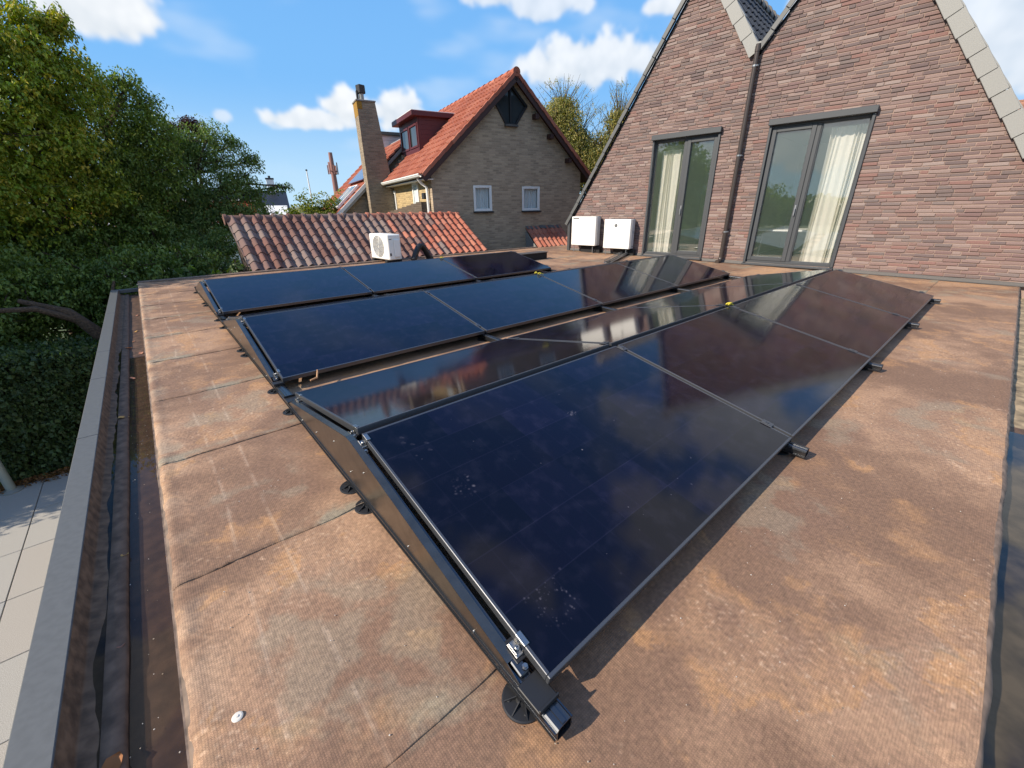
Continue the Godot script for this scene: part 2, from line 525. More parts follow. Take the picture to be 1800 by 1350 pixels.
func materials() -> void:
	var em := emboss()
	var stains := roof_stains()
	var fine := grain(512, 0.78, 1.08, 0.06, 5)
	var coarse := grain(512, 0.55, 1.15, 0.02, 5)
	var gritty := grain(512, 0.62, 1.18, 0.2, 3)
	M.fine = fine
	var m := mat(255, 255, 255, 0.82)
	m.albedo_texture = em[0]; m.uv1_scale = Vector3.ONE / 0.819
	m.detail_enabled = true; m.detail_albedo = stains; m.detail_uv_layer = BaseMaterial3D.DETAIL_UV_2; m.detail_blend_mode = BaseMaterial3D.BLEND_MODE_MUL
	m.heightmap_enabled = true; m.heightmap_texture = em[1]; m.heightmap_scale = 0.055
	M.felt = m
	m = tri_map(mat(122, 98, 76, 0.88), 1.4)
	m.albedo_texture = coarse; m.heightmap_enabled = true; m.heightmap_texture = coarse; m.heightmap_scale = 0.5
	M.dark_felt = m
	m = tri_map(mat(128, 108, 92, 0.75), 1.1)
	m.albedo_texture = coarse; m.heightmap_enabled = true; m.heightmap_texture = gritty; m.heightmap_scale = 0.15
	M.lip_felt = m
	m = tri_map(mat(166, 146, 116, 0.85), 0.7)
	m.albedo_texture = coarse
	M.dry_felt = m
	m = StandardMaterial3D.new()
	m.transparency = BaseMaterial3D.TRANSPARENCY_ALPHA
	m.albedo_color = Color(0.24, 0.18, 0.13, 0.45); m.roughness = 0.01
	m.metallic_specular = 0.30
	var ripple := field(256, 256, 0.012, 3)
	M.ripple = ImageTexture.create_from_image(Image.create_from_data(256, 256, false, Image.FORMAT_L8, ripple))
	M.water = m
	m = m.duplicate(); m.albedo_color = Color(0.05, 0.045, 0.04, 0.7); m.metallic_specular = 0.22
	M.puddle = m
	m = m.duplicate(); m.metallic_specular = 0.42; m.albedo_color = Color(0.12, 0.105, 0.09, 0.6)
	M.pool = m
	m = tri_map(mat(88, 90, 90, 0.5, 0.0), 2.0)
	m.albedo_texture = grain(512, 0.93, 1.03, 0.03, 4)
	M.cap = m
	M.panel = []
	for k in 4:
		m = mat(255, 255, 255, 0.085)
		m.albedo_texture = cell_picture(1 if k == 0 else 0)
		m.metallic_specular = 0.37
		m.heightmap_enabled = true; m.heightmap_texture = M.ripple; m.heightmap_scale = 0.012
		M.panel.append(m)
	M.frame = mat(86, 88, 92, 0.36, 0.6)
	M.backsheet = mat(30, 30, 32, 0.7)
	M.rail = mat(88, 90, 93, 0.27, 0.9)
	m = tri_map(mat(112, 106, 98, 0.28, 0.9), 1.2)
	m.albedo_texture = grain(512, 0.86, 1.06, 0.02, 4)
	M.plate = m
	M.plastic = mat(30, 30, 31, 0.5)
	M.steel = mat(158, 157, 154, 0.38, 1.0)
	M.grey_steel = mat(150, 153, 156, 0.42, 0.8)
	M.yellow = mat(214, 196, 60, 0.5)
	m = tri_map(mat(255, 255, 255, 0.88), 5.0)
	m.vertex_color_use_as_albedo = true; m.albedo_texture = gritty; m.heightmap_enabled = true; m.heightmap_texture = gritty; m.heightmap_scale = 0.25
	M.brick = m
	m = tri_map(mat(158, 136, 124, 0.95), 3.0); m.albedo_texture = fine
	M.mortar = m
	m = tri_map(mat(66, 69, 72, 0.42), 2.0)
	M.anthracite = m
	m = tri_map(mat(148, 148, 144, 0.6), 3.0); m.albedo_texture = fine
	M.verge = m
	m = tri_map(mat(40, 42, 47, 0.38), 3.0); m.albedo_texture = fine
	M.black_tile = m
	M.pipe = mat(74, 66, 62, 0.32, 0.35)
	M.lead = tri_map(mat(86, 82, 78, 0.65), 2.0); M.lead.albedo_texture = fine
	m = StandardMaterial3D.new()
	m.transparency = BaseMaterial3D.TRANSPARENCY_ALPHA
	m.albedo_color = Color(0.55, 0.66, 0.60, 0.025); m.roughness = 0.0
	m.metallic_specular = 0.9
	M.glass = m
	m = mat(226, 223, 212, 0.9); m.backlight_enabled = true; m.backlight = Color(0.5, 0.48, 0.42)
	M.curtain = m
	m = mat(196, 205, 206, 0.9); m.backlight_enabled = true; m.backlight = Color(0.4, 0.4, 0.4)
	M.net = m
	M.wall_paint = mat(214, 210, 196, 0.9)
	M.floor_wood = mat(120, 96, 72, 0.6)
	M.white = mat(232, 232, 226, 0.35)
	M.white_steel = tri_map(mat(236, 234, 226, 0.4), 3.0)
	M.light_grey = mat(176, 180, 184, 0.45)
	M.ink = mat(38, 40, 44, 0.5)
	M.foam = mat(26, 26, 27, 0.85)
	m = tri_map(mat(150, 148, 144, 0.9), 3.0); m.albedo_texture = coarse
	M.concrete = m
	m = tri_map(mat(255, 255, 255, 0.95), 4.0); m.metallic_specular = 0.25; m.vertex_color_use_as_albedo = true; m.albedo_texture = gritty
	m.heightmap_enabled = true; m.heightmap_texture = gritty; m.heightmap_scale = 0.2
	M.clay = m
	m = tri_map(mat(255, 255, 255, 0.9), 1.0, false); m.vertex_color_use_as_albedo = true
	m.albedo_texture = brick_picture(); m.uv1_scale = Vector3.ONE / 1.76
	m.heightmap_enabled = true; m.heightmap_texture = M.brick_height; m.heightmap_scale = 0.7
	M.far_brick = m
	M.maroon = mat(80, 28, 31, 0.5)
	M.dark_wood = mat(58, 32, 26, 0.6)
	M.white_paint = mat(226, 226, 222, 0.45)
	M.pale_clad = mat(200, 178, 176, 0.6)
	M.black_void = mat(24, 24, 26, 0.6)
	m = tri_map(mat(186, 181, 170, 0.85), 0.9); m.albedo_texture = grain(1024, 0.52, 1.14, 0.16, 6)
	M.paver = m
	m = m.duplicate(); m.albedo_color = Color(0.70, 0.69, 0.66)
	M.paver_grey = m
	m = m.duplicate(); m.albedo_color = Color(0.735, 0.705, 0.655); m.uv1_offset = Vector3(0.3, 0.6, 0.2)
	M.paver_warm = m
	M.joint = mat(92, 88, 80, 0.95)
	m = tri_map(mat(78, 92, 46, 0.95), 0.5); m.albedo_texture = coarse
	M.grass = m
	m = tri_map(mat(92, 74, 58, 0.95), 2.0); m.albedo_texture = coarse
	m.heightmap_enabled = true; m.heightmap_texture = coarse; m.heightmap_scale = 2.0
	M.bark = m
	m = mat(255, 255, 255, 0.55); m.vertex_color_use_as_albedo = true
	m.backlight_enabled = true; m.backlight = Color(0.78, 0.86, 0.34)
	M.leaf = m
	m = mat(150, 96, 52, 0.75); m.backlight_enabled = true; m.backlight = Color(0.4, 0.25, 0.1)
	M.dry_leaf = m
	m = mat(255, 255, 255, 0.9); m.vertex_color_use_as_albedo = true
	M.grit = m
	M.solar_far = mat(30, 52, 98, 0.12)
	M.mast = mat(140, 98, 90, 0.7)
	M.kite_glass = mat(52, 58, 60, 0.04)
	m = tri_map(mat(168, 128, 48, 0.95), 4.0); m.albedo_texture = coarse
	M.lichen = m
	m = tri_map(mat(96, 82, 72, 0.9), 1.0, false); m.albedo_texture = M.far_brick.albedo_texture; m.uv1_scale = Vector3.ONE / 1.76
	M.dark_brick = m
	m = tri_map(mat(92, 94, 94, 0.5), 3.0); m.albedo_texture = fine
	M.verge_dark = m
	m = tri_map(mat(124, 101, 82, 0.85), 1.1); m.albedo_texture = coarse; m.heightmap_enabled = true; m.heightmap_texture = gritty; m.heightmap_scale = 0.15
	M.strip_felt = m
	m = tri_map(mat(92, 68, 50, 0.6), 1.1); m.albedo_texture = coarse
	M.wet_felt = m
	m = M.dry_leaf.duplicate(); m.albedo_color = Color(0.62, 0.43, 0.34)
	M.dry_leaf_red = m
	m = M.dry_leaf.duplicate(); m.albedo_color = Color(0.78, 0.6, 0.32)
	M.dry_leaf_pale = m
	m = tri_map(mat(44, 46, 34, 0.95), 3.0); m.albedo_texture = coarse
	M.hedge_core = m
	for k in M:
		if M[k] is StandardMaterial3D: M[k].cull_mode = BaseMaterial3D.CULL_DISABLED
		elif M[k] is Array: for x in M[k]: x.cull_mode = BaseMaterial3D.CULL_DISABLED


func brick_picture() -> ImageTexture:   # far masonry: 8 stretchers by 29 courses, 1.76 m square; tint comes from the wall
	var w := 704
	var o := PackedByteArray(); o.resize(w * w * 3)
	var hh := PackedByteArray(); hh.resize(w * w)
	var nz := field(w, w, 0.1, 3)
	var rows := 28
	var tones := []
	for i in rows * 8: tones.append(R(0.82, 1.05))
	for y in w:
		var fy := y / float(w) * rows
		var row := int(fy)
		var off := 0.5 if row % 2 == 1 else 0.0
		for x in w:
			var fx := fposmod(x / float(w) * 8.0 + off, 8.0)
			var du := minf(fposmod(fx, 1.0), 1.0 - fposmod(fx, 1.0)) * 88.0
			var dv := minf(fposmod(fy, 1.0), 1.0 - fposmod(fy, 1.0)) * 25.0
			var e := minf(du, dv)
			var k := smoothstep(1.6, 4.2, e)
			var q := nz[y * w + x] / 255.0
			var b: float = tones[row * 8 + int(fx)] * (0.8 + 0.35 * q)
			var v := lerpf(0.93, clampf(b, 0, 1), k)
			var i := y * w + x
			o[i * 3] = int(v * 255); o[i * 3 + 1] = int(v * 250); o[i * 3 + 2] = int(v * (242 if k > 0.5 else 250))
			hh[i] = int((k * 0.75 + q * 0.25) * 255)
	M.brick_height = ImageTexture.create_from_image(Image.create_from_data(w, w, false, Image.FORMAT_L8, hh))
	return ImageTexture.create_from_image(Image.create_from_data(w, w, false, Image.FORMAT_RGB8, o))


func ground_and_pavement() -> void:
	var b := MB.new()
	b.bx(-400, 400, GROUND - 0.5, GROUND - 0.02, -400, 400)
	tag(put(b, "ground", M.grass, self), "green ground around the houses", "", "", "structure")
	var p := thing("pavement", "pale stone slab pavement below the left edge of the flat roof", "", Transform3D(), "", "structure")
	b = MB.new()
	b.bx(-7.4, -0.6, GROUND - 0.02, GROUND + 0.002, -9.7, 3.0)
	put(b, "joint_bed", M.joint, p)
	for ix in 6:
		for iz in 12:
			var x := -2.35 + (ix - 4) * 1.1
			var z := -9.62 + iz * 1.04
			b = MB.new()
			b.box(Transform3D(Basis(Vector3(R(-1, 1), 0, R(-1, 1)).normalized(), R(0, 0.0015)), Vector3.ZERO), Vector3(1.09, 0.05, 1.03), 0.004)
			if x + 1.1 > -0.6: continue
			put(b, "stone_slab", [M.paver, M.paver_grey, M.paver_warm][rng.randi() % 3], p, Transform3D(Basis(), Vector3(x + 0.55, GROUND - 0.008 + R(-0.001, 0.001), z + 0.52)))


func wall_x(z: float) -> float:
	return 10.0267 + 0.096 * (z + 2.0)


func flat_roof() -> void:
	var r := thing("flat_roof", "brown weathered felt flat roof that carries the black solar panels", "", Transform3D(), "", "structure")
	var b := MB.new()
	b.bx(-0.245, 9.2, -2.9, -0.012, -9.5, 0.31)
	put(b, "roof_deck", M.lip_felt, r)
	b = MB.new()
	b.bx(-0.585, -0.35, GROUND, -0.20, -9.42, 0.5); b.bx(-0.35, 9.2, GROUND, -0.22, -9.48, 7.0)
	put(b, "outer_wall", M.concrete, r)
	# felt sheets laid across, each lapping over the next one nearer
	var big := noise(0.9, 3)
	var wr := noise(3.2, 3)
	var wx := noise(1.0, 3)
	var edges := [-9.53]
	edges.append_array(SEAMS)
	edges.append(0.318)
	var xs := []
	var x := -0.236
	while x < 10.6:
		xs.append(x)
		x += 0.011 if x < -0.15 else (0.025 if x < 1.6 else (0.05 if x < 4.0 else 0.1))
	for k in edges.size() - 1:
		var z0: float = edges[k] - (0.06 if k > 0 else 0.0)
		var z1: float = edges[k + 1]
		var step := 0.026 if z1 > -4.0 else 0.045
		var rows := int((z1 - z0) / step) + 2
		var P := []; var uvs := PackedVector2Array(); var uv2s := PackedVector2Array()
		for i in rows:
			var f := i / float(rows - 1)
			for j in xs.size():
				var px: float = xs[j]
				var zz := lerpf(z0, z1, f)
				var pz := zz
				if k < edges.size() - 2 and f > 0.9: pz += wx.get_noise_2d(px * 1.6, z1 * 10.0) * 0.014 * (f - 0.9) * 10.0
				var near_edge := 1.0 - smoothstep(-0.2, 0.28, px)
				var near_bead := smoothstep(0.16, 0.30, zz)
				var fold := 1.0 - absf(wr.get_noise_2d(px * 0.55 + 3.0, pz * 1.25))
				var y := big.get_noise_2d(px, pz) * 0.0035 + pow(fold, 9.0) * (0.0022 + 0.006 * near_edge + 0.003 * near_bead)
				y += 0.007 * exp(-pow((px + 0.205) / 0.022, 2.0)) * (0.6 + 0.6 * wx.get_noise_1d(pz * 4.0))
				y += 0.010 * exp(-pow((pz - 0.285) / 0.014, 2.0)) * (0.7 + 0.8 * wx.get_noise_2d(px * 9.0, 50.0))
				y -= 0.010 * smoothstep(-0.222, -0.236, px)
				if k < edges.size() - 2: y += (0.0042 if k > 6 else 0.0025) * smoothstep(z1 - 0.10, z1, zz)
				if k > 0: y -= 0.003 * (1.0 - smoothstep(z0, z0 + 0.1, zz))
				if i == rows - 1 and k < edges.size() - 2: y += 0.0008
				P.append(Vector3(px, y, pz))
				uvs.append(Vector2(px, pz)); uv2s.append(Vector2((px + 0.6) / 11.0, (pz + 10.2) / 11.0))
		# the cut edge, turned down
		if k < edges.size() - 2:
			for j in xs.size():
				var q: Vector3 = P[(rows - 1) * xs.size() + j]
				P.append(q + Vector3(0, -0.008, 0.0012)); uvs.append(Vector2(q.x, q.z)); uv2s.append(Vector2((q.x + 0.6) / 11.0, (q.z + 10.2) / 11.0))
			rows += 1
		b = MB.new()
		b.sheet(P, rows, xs.size(), uvs, uv2s)
		put(b, "felt_sheet", M.felt, r)
	# left fold down into the gutter
	b = MB.new()
	var P := []
	var n := 260
	for i in n:
		var z := lerpf(-9.53, 0.45, i / float(n - 1))
		var wob := wx.get_noise_2d(z * 2.3, 4.0) * 0.006 + wx.get_noise_2d(z * 9.0, 9.0) * 0.003
		for q in [[-0.228, -0.004], [-0.239, -0.010], [-0.247 + wob, -0.03], [-0.252 + wob * 1.6, -0.07], [-0.247 + wob, -0.12], [-0.25, -0.165]]:
			P.append(Vector3(q[0], q[1], z))
	b.sheet(P, n, 6)
	put(b, "folded_edge", M.lip_felt, r)
	# right fold down to the lower roof
	b = MB.new(); P = []
	n = 300
	for i in n:
		var px := lerpf(-0.5, 10.5, i / float(n - 1))
		var wob := wx.get_noise_2d(px * 2.3, 24.0) * 0.007 + wx.get_noise_2d(px * 9.0, 29.0) * 0.003
		for q in [[0.300, -0.004], [0.320, 0.003], [0.333 + wob, -0.012], [0.341 + wob, -0.05], [0.338 + wob, -0.10], [0.35, -0.17]]:
			P.append(Vector3(px, q[1], q[0]))
	b.sheet(P, n, 6)
	put(b, "folded_edge", M.lip_felt, r)
	# far kerb of the roof, a slightly raised felt edge
	b = MB.new()
	b.bx(-0.24, 9.25, -0.3, 0.028, -9.62, -9.5, 0.012)
	put(b, "felt_kerb", M.lip_felt, r)
	# gutter: sloped upstand, welded strip, bottom
	b = MB.new(); P = []
	n = 420
	for i in n:
		var z := lerpf(-9.36, 0.5, i / float(n - 1))
		var wob := wx.get_noise_2d(z * 1.3, 60.0) * 0.016 + wx.get_noise_2d(z * 5.0, 70.0) * 0.006
		P.append(Vector3(-0.5025, -0.052, z))
		for t in 8:
			var f := t / 7.0
			P.append(Vector3(lerpf(-0.491, -0.437, f), lerpf(-0.126, -0.1415, f) + wob * (0.25 + 0.8 * f * (1 - f)) , z))
	b.sheet(P, n, 9)
	put(b, "gutter_upstand", M.dark_felt, r)
	b = MB.new(); P = []
	for i in n:
		var z := lerpf(-9.36, 0.5, i / float(n - 1))
		var w := wx.get_noise_2d(z * 2.0, 80.0) * 0.003
		for q in [[-0.450, -0.1475], [-0.444, -0.1335], [-0.42, -0.1325], [-0.394 + w, -0.1345], [-0.391 + w, -0.154]]:
			P.append(Vector3(q[0], q[1] + w * 0.7, z))
	b.sheet(P, n, 5)
	put(b, "gutter_strip", M.strip_felt, r)
	b = MB.new(); P = []
	for i in n:
		var z := lerpf(-9.36, 0.5, i / float(n - 1))
		for j in 6:
			var px := lerpf(-0.41, -0.245, j / 5.0)
			var lap := 0.004 if fposmod(z + 0.35, 1.05) < 0.13 else 0.0
			var dip := -0.006 if z > -5.25 and z < -0.98 else 0.006
			P.append(Vector3(px, -0.1565 + dip + lap + wx.get_noise_2d(px * 4.0, z * 1.5 + 90.0) * 0.004, z))
	b.sheet(P, n, 6)
	put(b, "gutter_bottom", M.wet_felt, r)
	# coated metal coping in lengths
	var cuts := [-9.40, -7.26, -5.27, -4.40, -3.22, -1.04, 0.9]
	for i in cuts.size() - 1:
		b = MB.new()
		b.bx(-0.5945, -0.502, -0.105, -0.05, cuts[i] + 0.0015, cuts[i + 1] - 0.0015, 0.003)
		put(b, "coping", M.cap, r, Transform3D(Basis(), Vector3(0, R(-0.0006, 0.0006), 0)))
		if i > 0:
			b = MB.new()
			b.bx(-0.5955, -0.501, -0.107, -0.0485, cuts[i] - 0.012, cuts[i] + 0.001, 0.0015)
			put(b, "coping_joint", M.cap, r)
	b = MB.new()
	b.bx(-0.502, -0.235, -0.105, -0.051, -9.40, -9.31, 0.003)
	put(b, "coping", M.cap, r)
	# the lower roof to the right: dry felt beyond, standing water nearer
	b = MB.new()
	b.bx(-0.4, 10.6, -0.4, -0.165, 0.3, 7.0)
	put(b, "lower_roof", M.dry_felt, r)
	b = MB.new(); P = []
	for i in 90:
		var px := lerpf(-0.4, 4.05, i / 89.0)
		for j in 30:
			var pz := lerpf(0.3, 4.0, j / 29.0)
			var dip := smoothstep(3.98 + wx.get_noise_1d(pz * 3.0) * 0.5, 3.75 + wx.get_noise_1d(pz * 3.0) * 0.5, px)
			var isl := smoothstep(0.15, 0.45, wx.get_noise_2d(px * 1.3 + 7.0, pz * 1.6))
			P.append(Vector3(px, -0.1635 + 0.0015 * (1.0 - dip) + 0.0016 * isl * dip - 0.004 * dip, pz))
	b.sheet(P, 90, 30)
	put(b, "lower_felt", M.wet_felt, r)
	# water
	b = MB.new()
	b.quad(Vector3(-0.41, -0.155, -0.95), Vector3(-0.245, -0.155, -0.95), Vector3(-0.245, -0.155, -5.3), Vector3(-0.41, -0.155, -5.3))
	tag(put(b, "gutter_water", M.water, self), "brown rain water standing in the gutter left of the roof", "", "", "structure")
	b = MB.new()
	b.quad(Vector3(-0.492, -0.1358, -1.0), Vector3(-0.44, -0.1358, -1.0), Vector3(-0.44, -0.1358, -5.6), Vector3(-0.492, -0.1358, -5.6))
	tag(put(b, "gutter_puddle", M.puddle, self), "dark narrow puddles along the coping side of the gutter", "", "", "structure")
	b = MB.new()
	b.quad(Vector3(-0.4, -0.1612, 4.0), Vector3(4.0, -0.1612, 4.0), Vector3(3.94, -0.1612, 0.345), Vector3(-0.4, -0.1612, 0.345))
	tag(put(b, "roof_puddle", M.pool, self), "rain water on the lower roof right of the brown felt roof", "", "", "structure")
	# lead flashing along the foot of the brick wall
	b = MB.new(); P = []
	for i in 60:
		var s := lerpf(-6.4, 3.0, i / 59.0)
		for q in [[0.004, 0.062], [0.012, 0.058], [0.014, 0.015], [0.04, 0.007], [0.07, 0.004]]:
			var w: Vector3 = Vector3(wall_x(-2 + s * 0.9954), 0, -2 + s * 0.9954) + Vector3(-0.9954, 0, 0.0955) * q[0]
			P.append(Vector3(w.x, q[1] + wx.get_noise_2d(s * 3.0, q[0] * 30.0) * 0.004, w.z))
	b.sheet(P, 60, 5)
	put(b, "base_flashing", M.lead, r)


func roof_things() -> void:
	# low black upstand at the far side of the roof
	var u := thing("roof_upstand", "low black upstand with a grey felt top at the far side of the roof", "roof upstand")
	var b := MB.new()
	b.bx(4.9, 7.42, 0.0, 0.15, -7.50, -7.28, 0.01)
	put(b, "curb", M.foam, u)
	b = MB.new()
	b.bx(4.88, 7.44, 0.15, 0.168, -7.52, -7.26, 0.006)
	put(b, "felt_top", M.lead, u)
	# air conditioner
	var a := thing("air_conditioner", "white outdoor air conditioner unit in front of the red tiled shed roof", "air conditioner", Transform3D(Basis(Vector3.UP, 0.10), Vector3(4.30, 0.07, -9.05)))
	b = MB.new()
	b.bx(-0.16, 0.17, 0.0, 0.545, -0.80, 0.0, 0.018)
	put(b, "casing", M.white_steel, a)
	b = MB.new()
	b.bx(-0.19, 0.19, -0.065, -0.001, -0.74, -0.64); b.bx(-0.19, 0.19, -0.065, -0.001, -0.16, -0.06)
	put(b, "foot_rail", M.foam, a)
	b = MB.new()
	for k in 7:
		var rr := 0.045 + k * 0.03
		var pts := []
		for i in 33: pts.append(Vector3(-0.172, 0.28 + rr * sin(TAU * i / 32.0), -0.42 + rr * cos(TAU * i / 32.0)))
		b.tube(pts, 0.004, 5, false)
	for k in 12: b.tube([Vector3(-0.170, 0.28 + 0.03 * sin(TAU * k / 12.0), -0.42 + 0.03 * cos(TAU * k / 12.0)), Vector3(-0.170, 0.28 + 0.235 * sin(TAU * k / 12.0), -0.42 + 0.235 * cos(TAU * k / 12.0))], 0.0035, 5)
	put(b, "fan_guard", M.light_grey, a)
	b = MB.new()
	var disc := PackedVector2Array()
	for i in 32: disc.append(Vector2(0.24 * cos(TAU * i / 32), 0.24 * sin(TAU * i / 32)))
	b.prism(disc, 0.0, 0.004, Transform3D(Basis(Vector3.UP, -PI / 2), Vector3(-0.158, 0.28, -0.42)))
	put(b, "fan_opening", mat(186, 183, 174, 0.6), a)
	b = MB.new()
	b.bx(-0.02, 0.125, 0.06, 0.44, 0.002, 0.03, 0.008)
	put(b, "side_cover", M.white_steel, a)
	b = MB.new()
	b.bx(-0.135, -0.095, 0.09, 0.15, 0.001, 0.004); b.bx(-0.13, -0.06, 0.44, 0.452, 0.001, 0.004)
	put(b, "label_plate", M.ink, a)
	# ribbed hose beside it
	b = MB.new()
	var pts := []; var rad := []
	for i in 60:
		var t := i / 59.0
		pts.append(Vector3(4.68 + 0.62 * t, 0.02 + 0.30 * sin(PI * clampf(t * 1.15, 0, 1)) + 0.02 * (1 - t), -8.93 - 0.25 * t))
		rad.append(0.062 + (0.008 if i % 2 == 0 else 0.0))
	b.tube(pts, rad, 14)
	tag(put(b, "ribbed_hose", M.plastic, self), "black ribbed hose arching beside the white air conditioner", "hose")
	# small pale screw plate on the felt
	b = MB.new()
	b.lathe([Vector2(0.0, 0.0), Vector2(0.013, 0.0), Vector2(0.013, 0.002), Vector2(0.010, 0.0035), Vector2(0.003, 0.004), Vector2(0.003, 0.006), Vector2(0.0, 0.006)], 20, Transform3D(Basis(), Vector3(-0.136, 0.003, -0.918)))
	tag(put(b, "washer", mat(206, 200, 188, 0.6), self), "small pale round washer lying on the felt, left of the nearest rail", "washer")
	# fallen leaves
	var spots := [[-0.418, -1.105, 0.030, "curled brown leaf on the gutter strip, nearest of the leaves"], [-0.405, -1.52, 0.016, "small tan leaf on the gutter strip beside the standing water"], [-0.40, -2.02, 0.014, "small tan leaf lying at a seam of the gutter strip"],
		[-0.415, -3.62, 0.03, "pale yellow leaf on the gutter strip, halfway along"], [-0.37, -4.55, 0.022, "orange leaf floating in the gutter water"], [-0.262, -1.92, 0.014, "dry brown leaf caught under the folded roof edge, farther of two"], [-0.258, -1.66, 0.016, "dry brown leaf caught under the folded roof edge, nearer of two"],
		[-0.39, -5.6, 0.03, "bright orange leaf where the gutter water ends"], [-0.30, -5.35, 0.025, "ochre leaf at the far shore of the gutter water"], [-0.36, -5.9, 0.02, "ochre leaf on the dry far part of the gutter, first after the water"], [-0.33, -6.4, 0.02, "small brown leaf on the dry far part of the gutter"], [-0.31, -7.4, 0.022, "yellowish leaf at the far end of the gutter"]]
	for s in spots:
		var P := []
		for i in 5:
			for j in 5:
				var uu := i / 4.0 - 0.5; var vv := j / 4.0 - 0.5
				var wid := sqrt(maxf(0.0, 1.0 - pow(absf(uu * 2.0), 1.8)))
				P.append(Vector3(uu * 2.2, 0.35 * absf(vv) * wid + 0.25 * sin(uu * 5.0) + 0.25, vv * 1.5 * wid) * s[2])
		b = MB.new(); b.sheet(P, 5, 5)
		var y := -0.14 if s[0] < -0.38 else -0.152
		tag(put(b, "fallen_leaf", [M.dry_leaf, M.dry_leaf_red, M.dry_leaf_pale][rng.randi() % 3], self, Transform3D(Basis(Vector3.UP, R(0, TAU)), Vector3(s[0], y, s[1]))), s[3], "leaf", "fallen leaves in the gutter")
	# twig in the gap between two rows
	b = MB.new()
	b.tube([Vector3(0, 0, 0), Vector3(0.05, 0.004, -0.012), Vector3(0.075, 0.02, -0.075), Vector3(0.083, 0.03, -0.10)], [0.006, 0.007, 0.006, 0.003], 7)
	tag(put(b, "twig", mat(176, 134, 96, 0.8), self, Transform3D(Basis(), Vector3(0.64, 0.072, -2.92))), "bent tan twig in the gap between the second and third panel rows", "twig")
	# pole on the pavement
	var p := thing("pole", "round pale metal pole standing on the pavement before the hedge", "pole", Transform3D(Basis(), Vector3(-2.70, GROUND, -9.5)))
	b = MB.new(); b.tube([Vector3(0, 0, 0), Vector3(0, 2.6, 0)], 0.06, 18)
	put(b, "post", mat(150, 156, 146, 0.4, 0.3), p)
	b = MB.new(); b.lathe([Vector2(0.0, 0.0), Vector2(0.13, 0.0), Vector2(0.13, 0.03), Vector2(0.07, 0.06), Vector2(0.06, 0.06)], 20)
	put(b, "foot_collar", mat(120, 122, 116, 0.5), p)
	# cable tray from the battery cabinets to the panels
	var t := thing("cable_tray", "grey perforated metal cable tray on the roof below the battery cabinets", "cable tray")
	b = MB.new()
	var A := Vector3(10.05, 0.035, -6.72); var B := Vector3(7.6, 0.035, -5.62)
	var dir := (B - A).normalized()
	var T := Transform3D(Basis(dir, Vector3.UP, dir.cross(Vector3.UP)), (A + B) / 2)
	b.box(T, Vector3((B - A).length(), 0.003, 0.15))
	put(b, "tray_bottom", M.grey_steel, t)
	for sd in [-1.0, 1.0]:
		b = MB.new()
		var len := (B - A).length()
		var cells := 26
		for i in cells:
			var cx := -len / 2 + (i + 0.5) * len / cells
			b.box(T * Transform3D(Basis(), Vector3(cx - len / cells * 0.38, 0.03, sd * 0.075)), Vector3(len / cells * 0.24, 0.06, 0.003))
		b.box(T * Transform3D(Basis(), Vector3(0, 0.055, sd * 0.075)), Vector3(len, 0.014, 0.004)); b.box(T * Transform3D(Basis(), Vector3(0, 0.008, sd * 0.075)), Vector3(len, 0.014, 0.004))
		put(b, "side_rail", M.grey_steel, t)
	b = MB.new()
	for k in 4: b.tube([A + Vector3(0.1, 0.02, -0.04 + k * 0.025), (A + B) / 2 + Vector3(0, 0.02, -0.045 + k * 0.03), B + Vector3(0, 0.02, -0.03 + k * 0.02)], 0.008, 8)
	put(b, "cables", M.plastic, t)


func at_wall(s: float, h: float, out: float) -> Vector3:
	return house_frame() * Vector3(s, h, out)


func house_frame() -> Transform3D:
	var up := GRAVITY_UP.normalized()
	var along := Vector3(0.096, 0, 1.0).normalized()
	along = (along - up * along.dot(up)).normalized()
	return Transform3D(Basis(along, up, along.cross(up)), Vector3(10.0267, 0, -2))


func spans(poly: PackedVector2Array, y: float) -> Array:   # where a level line lies inside a polygon
	var xs := []
	for i in poly.size():
		var a := poly[i]; var b := poly[(i + 1) % poly.size()]
		if (a.y <= y) != (b.y <= y): xs.append(a.x + (y - a.y) / (b.y - a.y) * (b.x - a.x))
	xs.sort()
	var o := []
	for i in range(0, xs.size() - 1, 2): o.append([xs[i], xs[i + 1]])
	return o


func minus(list: Array, lo: float, hi: float) -> Array:
	var o := []
	for s in list:
		if hi <= s[0] or lo >= s[1]: o.append(s); continue
		if lo > s[0]: o.append([s[0], lo])
		if hi < s[1]: o.append([hi, s[1]])
	return o


func brick_shape(len: float, ht: float, dep: float, rough := 0.0) -> MB:
	# one brick seen from its face: crooked arrises, face towards +z, centred
	var b := MB.new()
	var bev := 0.006
	var q := []
	var f := []
	for k in [[-1, -1], [1, -1], [1, 1], [-1, 1]]:
		var j := Vector2(R(-1, 1), R(-1, 1)) * rough
		q.append(Vector3(k[0] * len / 2 + j.x, k[1] * ht / 2 + j.y * 0.5, dep - bev))
		f.append(Vector3(k[0] * (len / 2 - bev) + j.x, k[1] * (ht / 2 - bev) + j.y * 0.5, dep + R(-0.0015, 0.0015)))
	b.quad(f[0], f[1], f[2], f[3])
	for i in 4:
		var i2 := (i + 1) % 4
		b.quad(q[i], q[i2], f[i2], f[i])
		b.quad(Vector3(q[i].x, q[i].y, -0.012), Vector3(q[i2].x, q[i2].y, -0.012), q[i2], q[i])
	return b


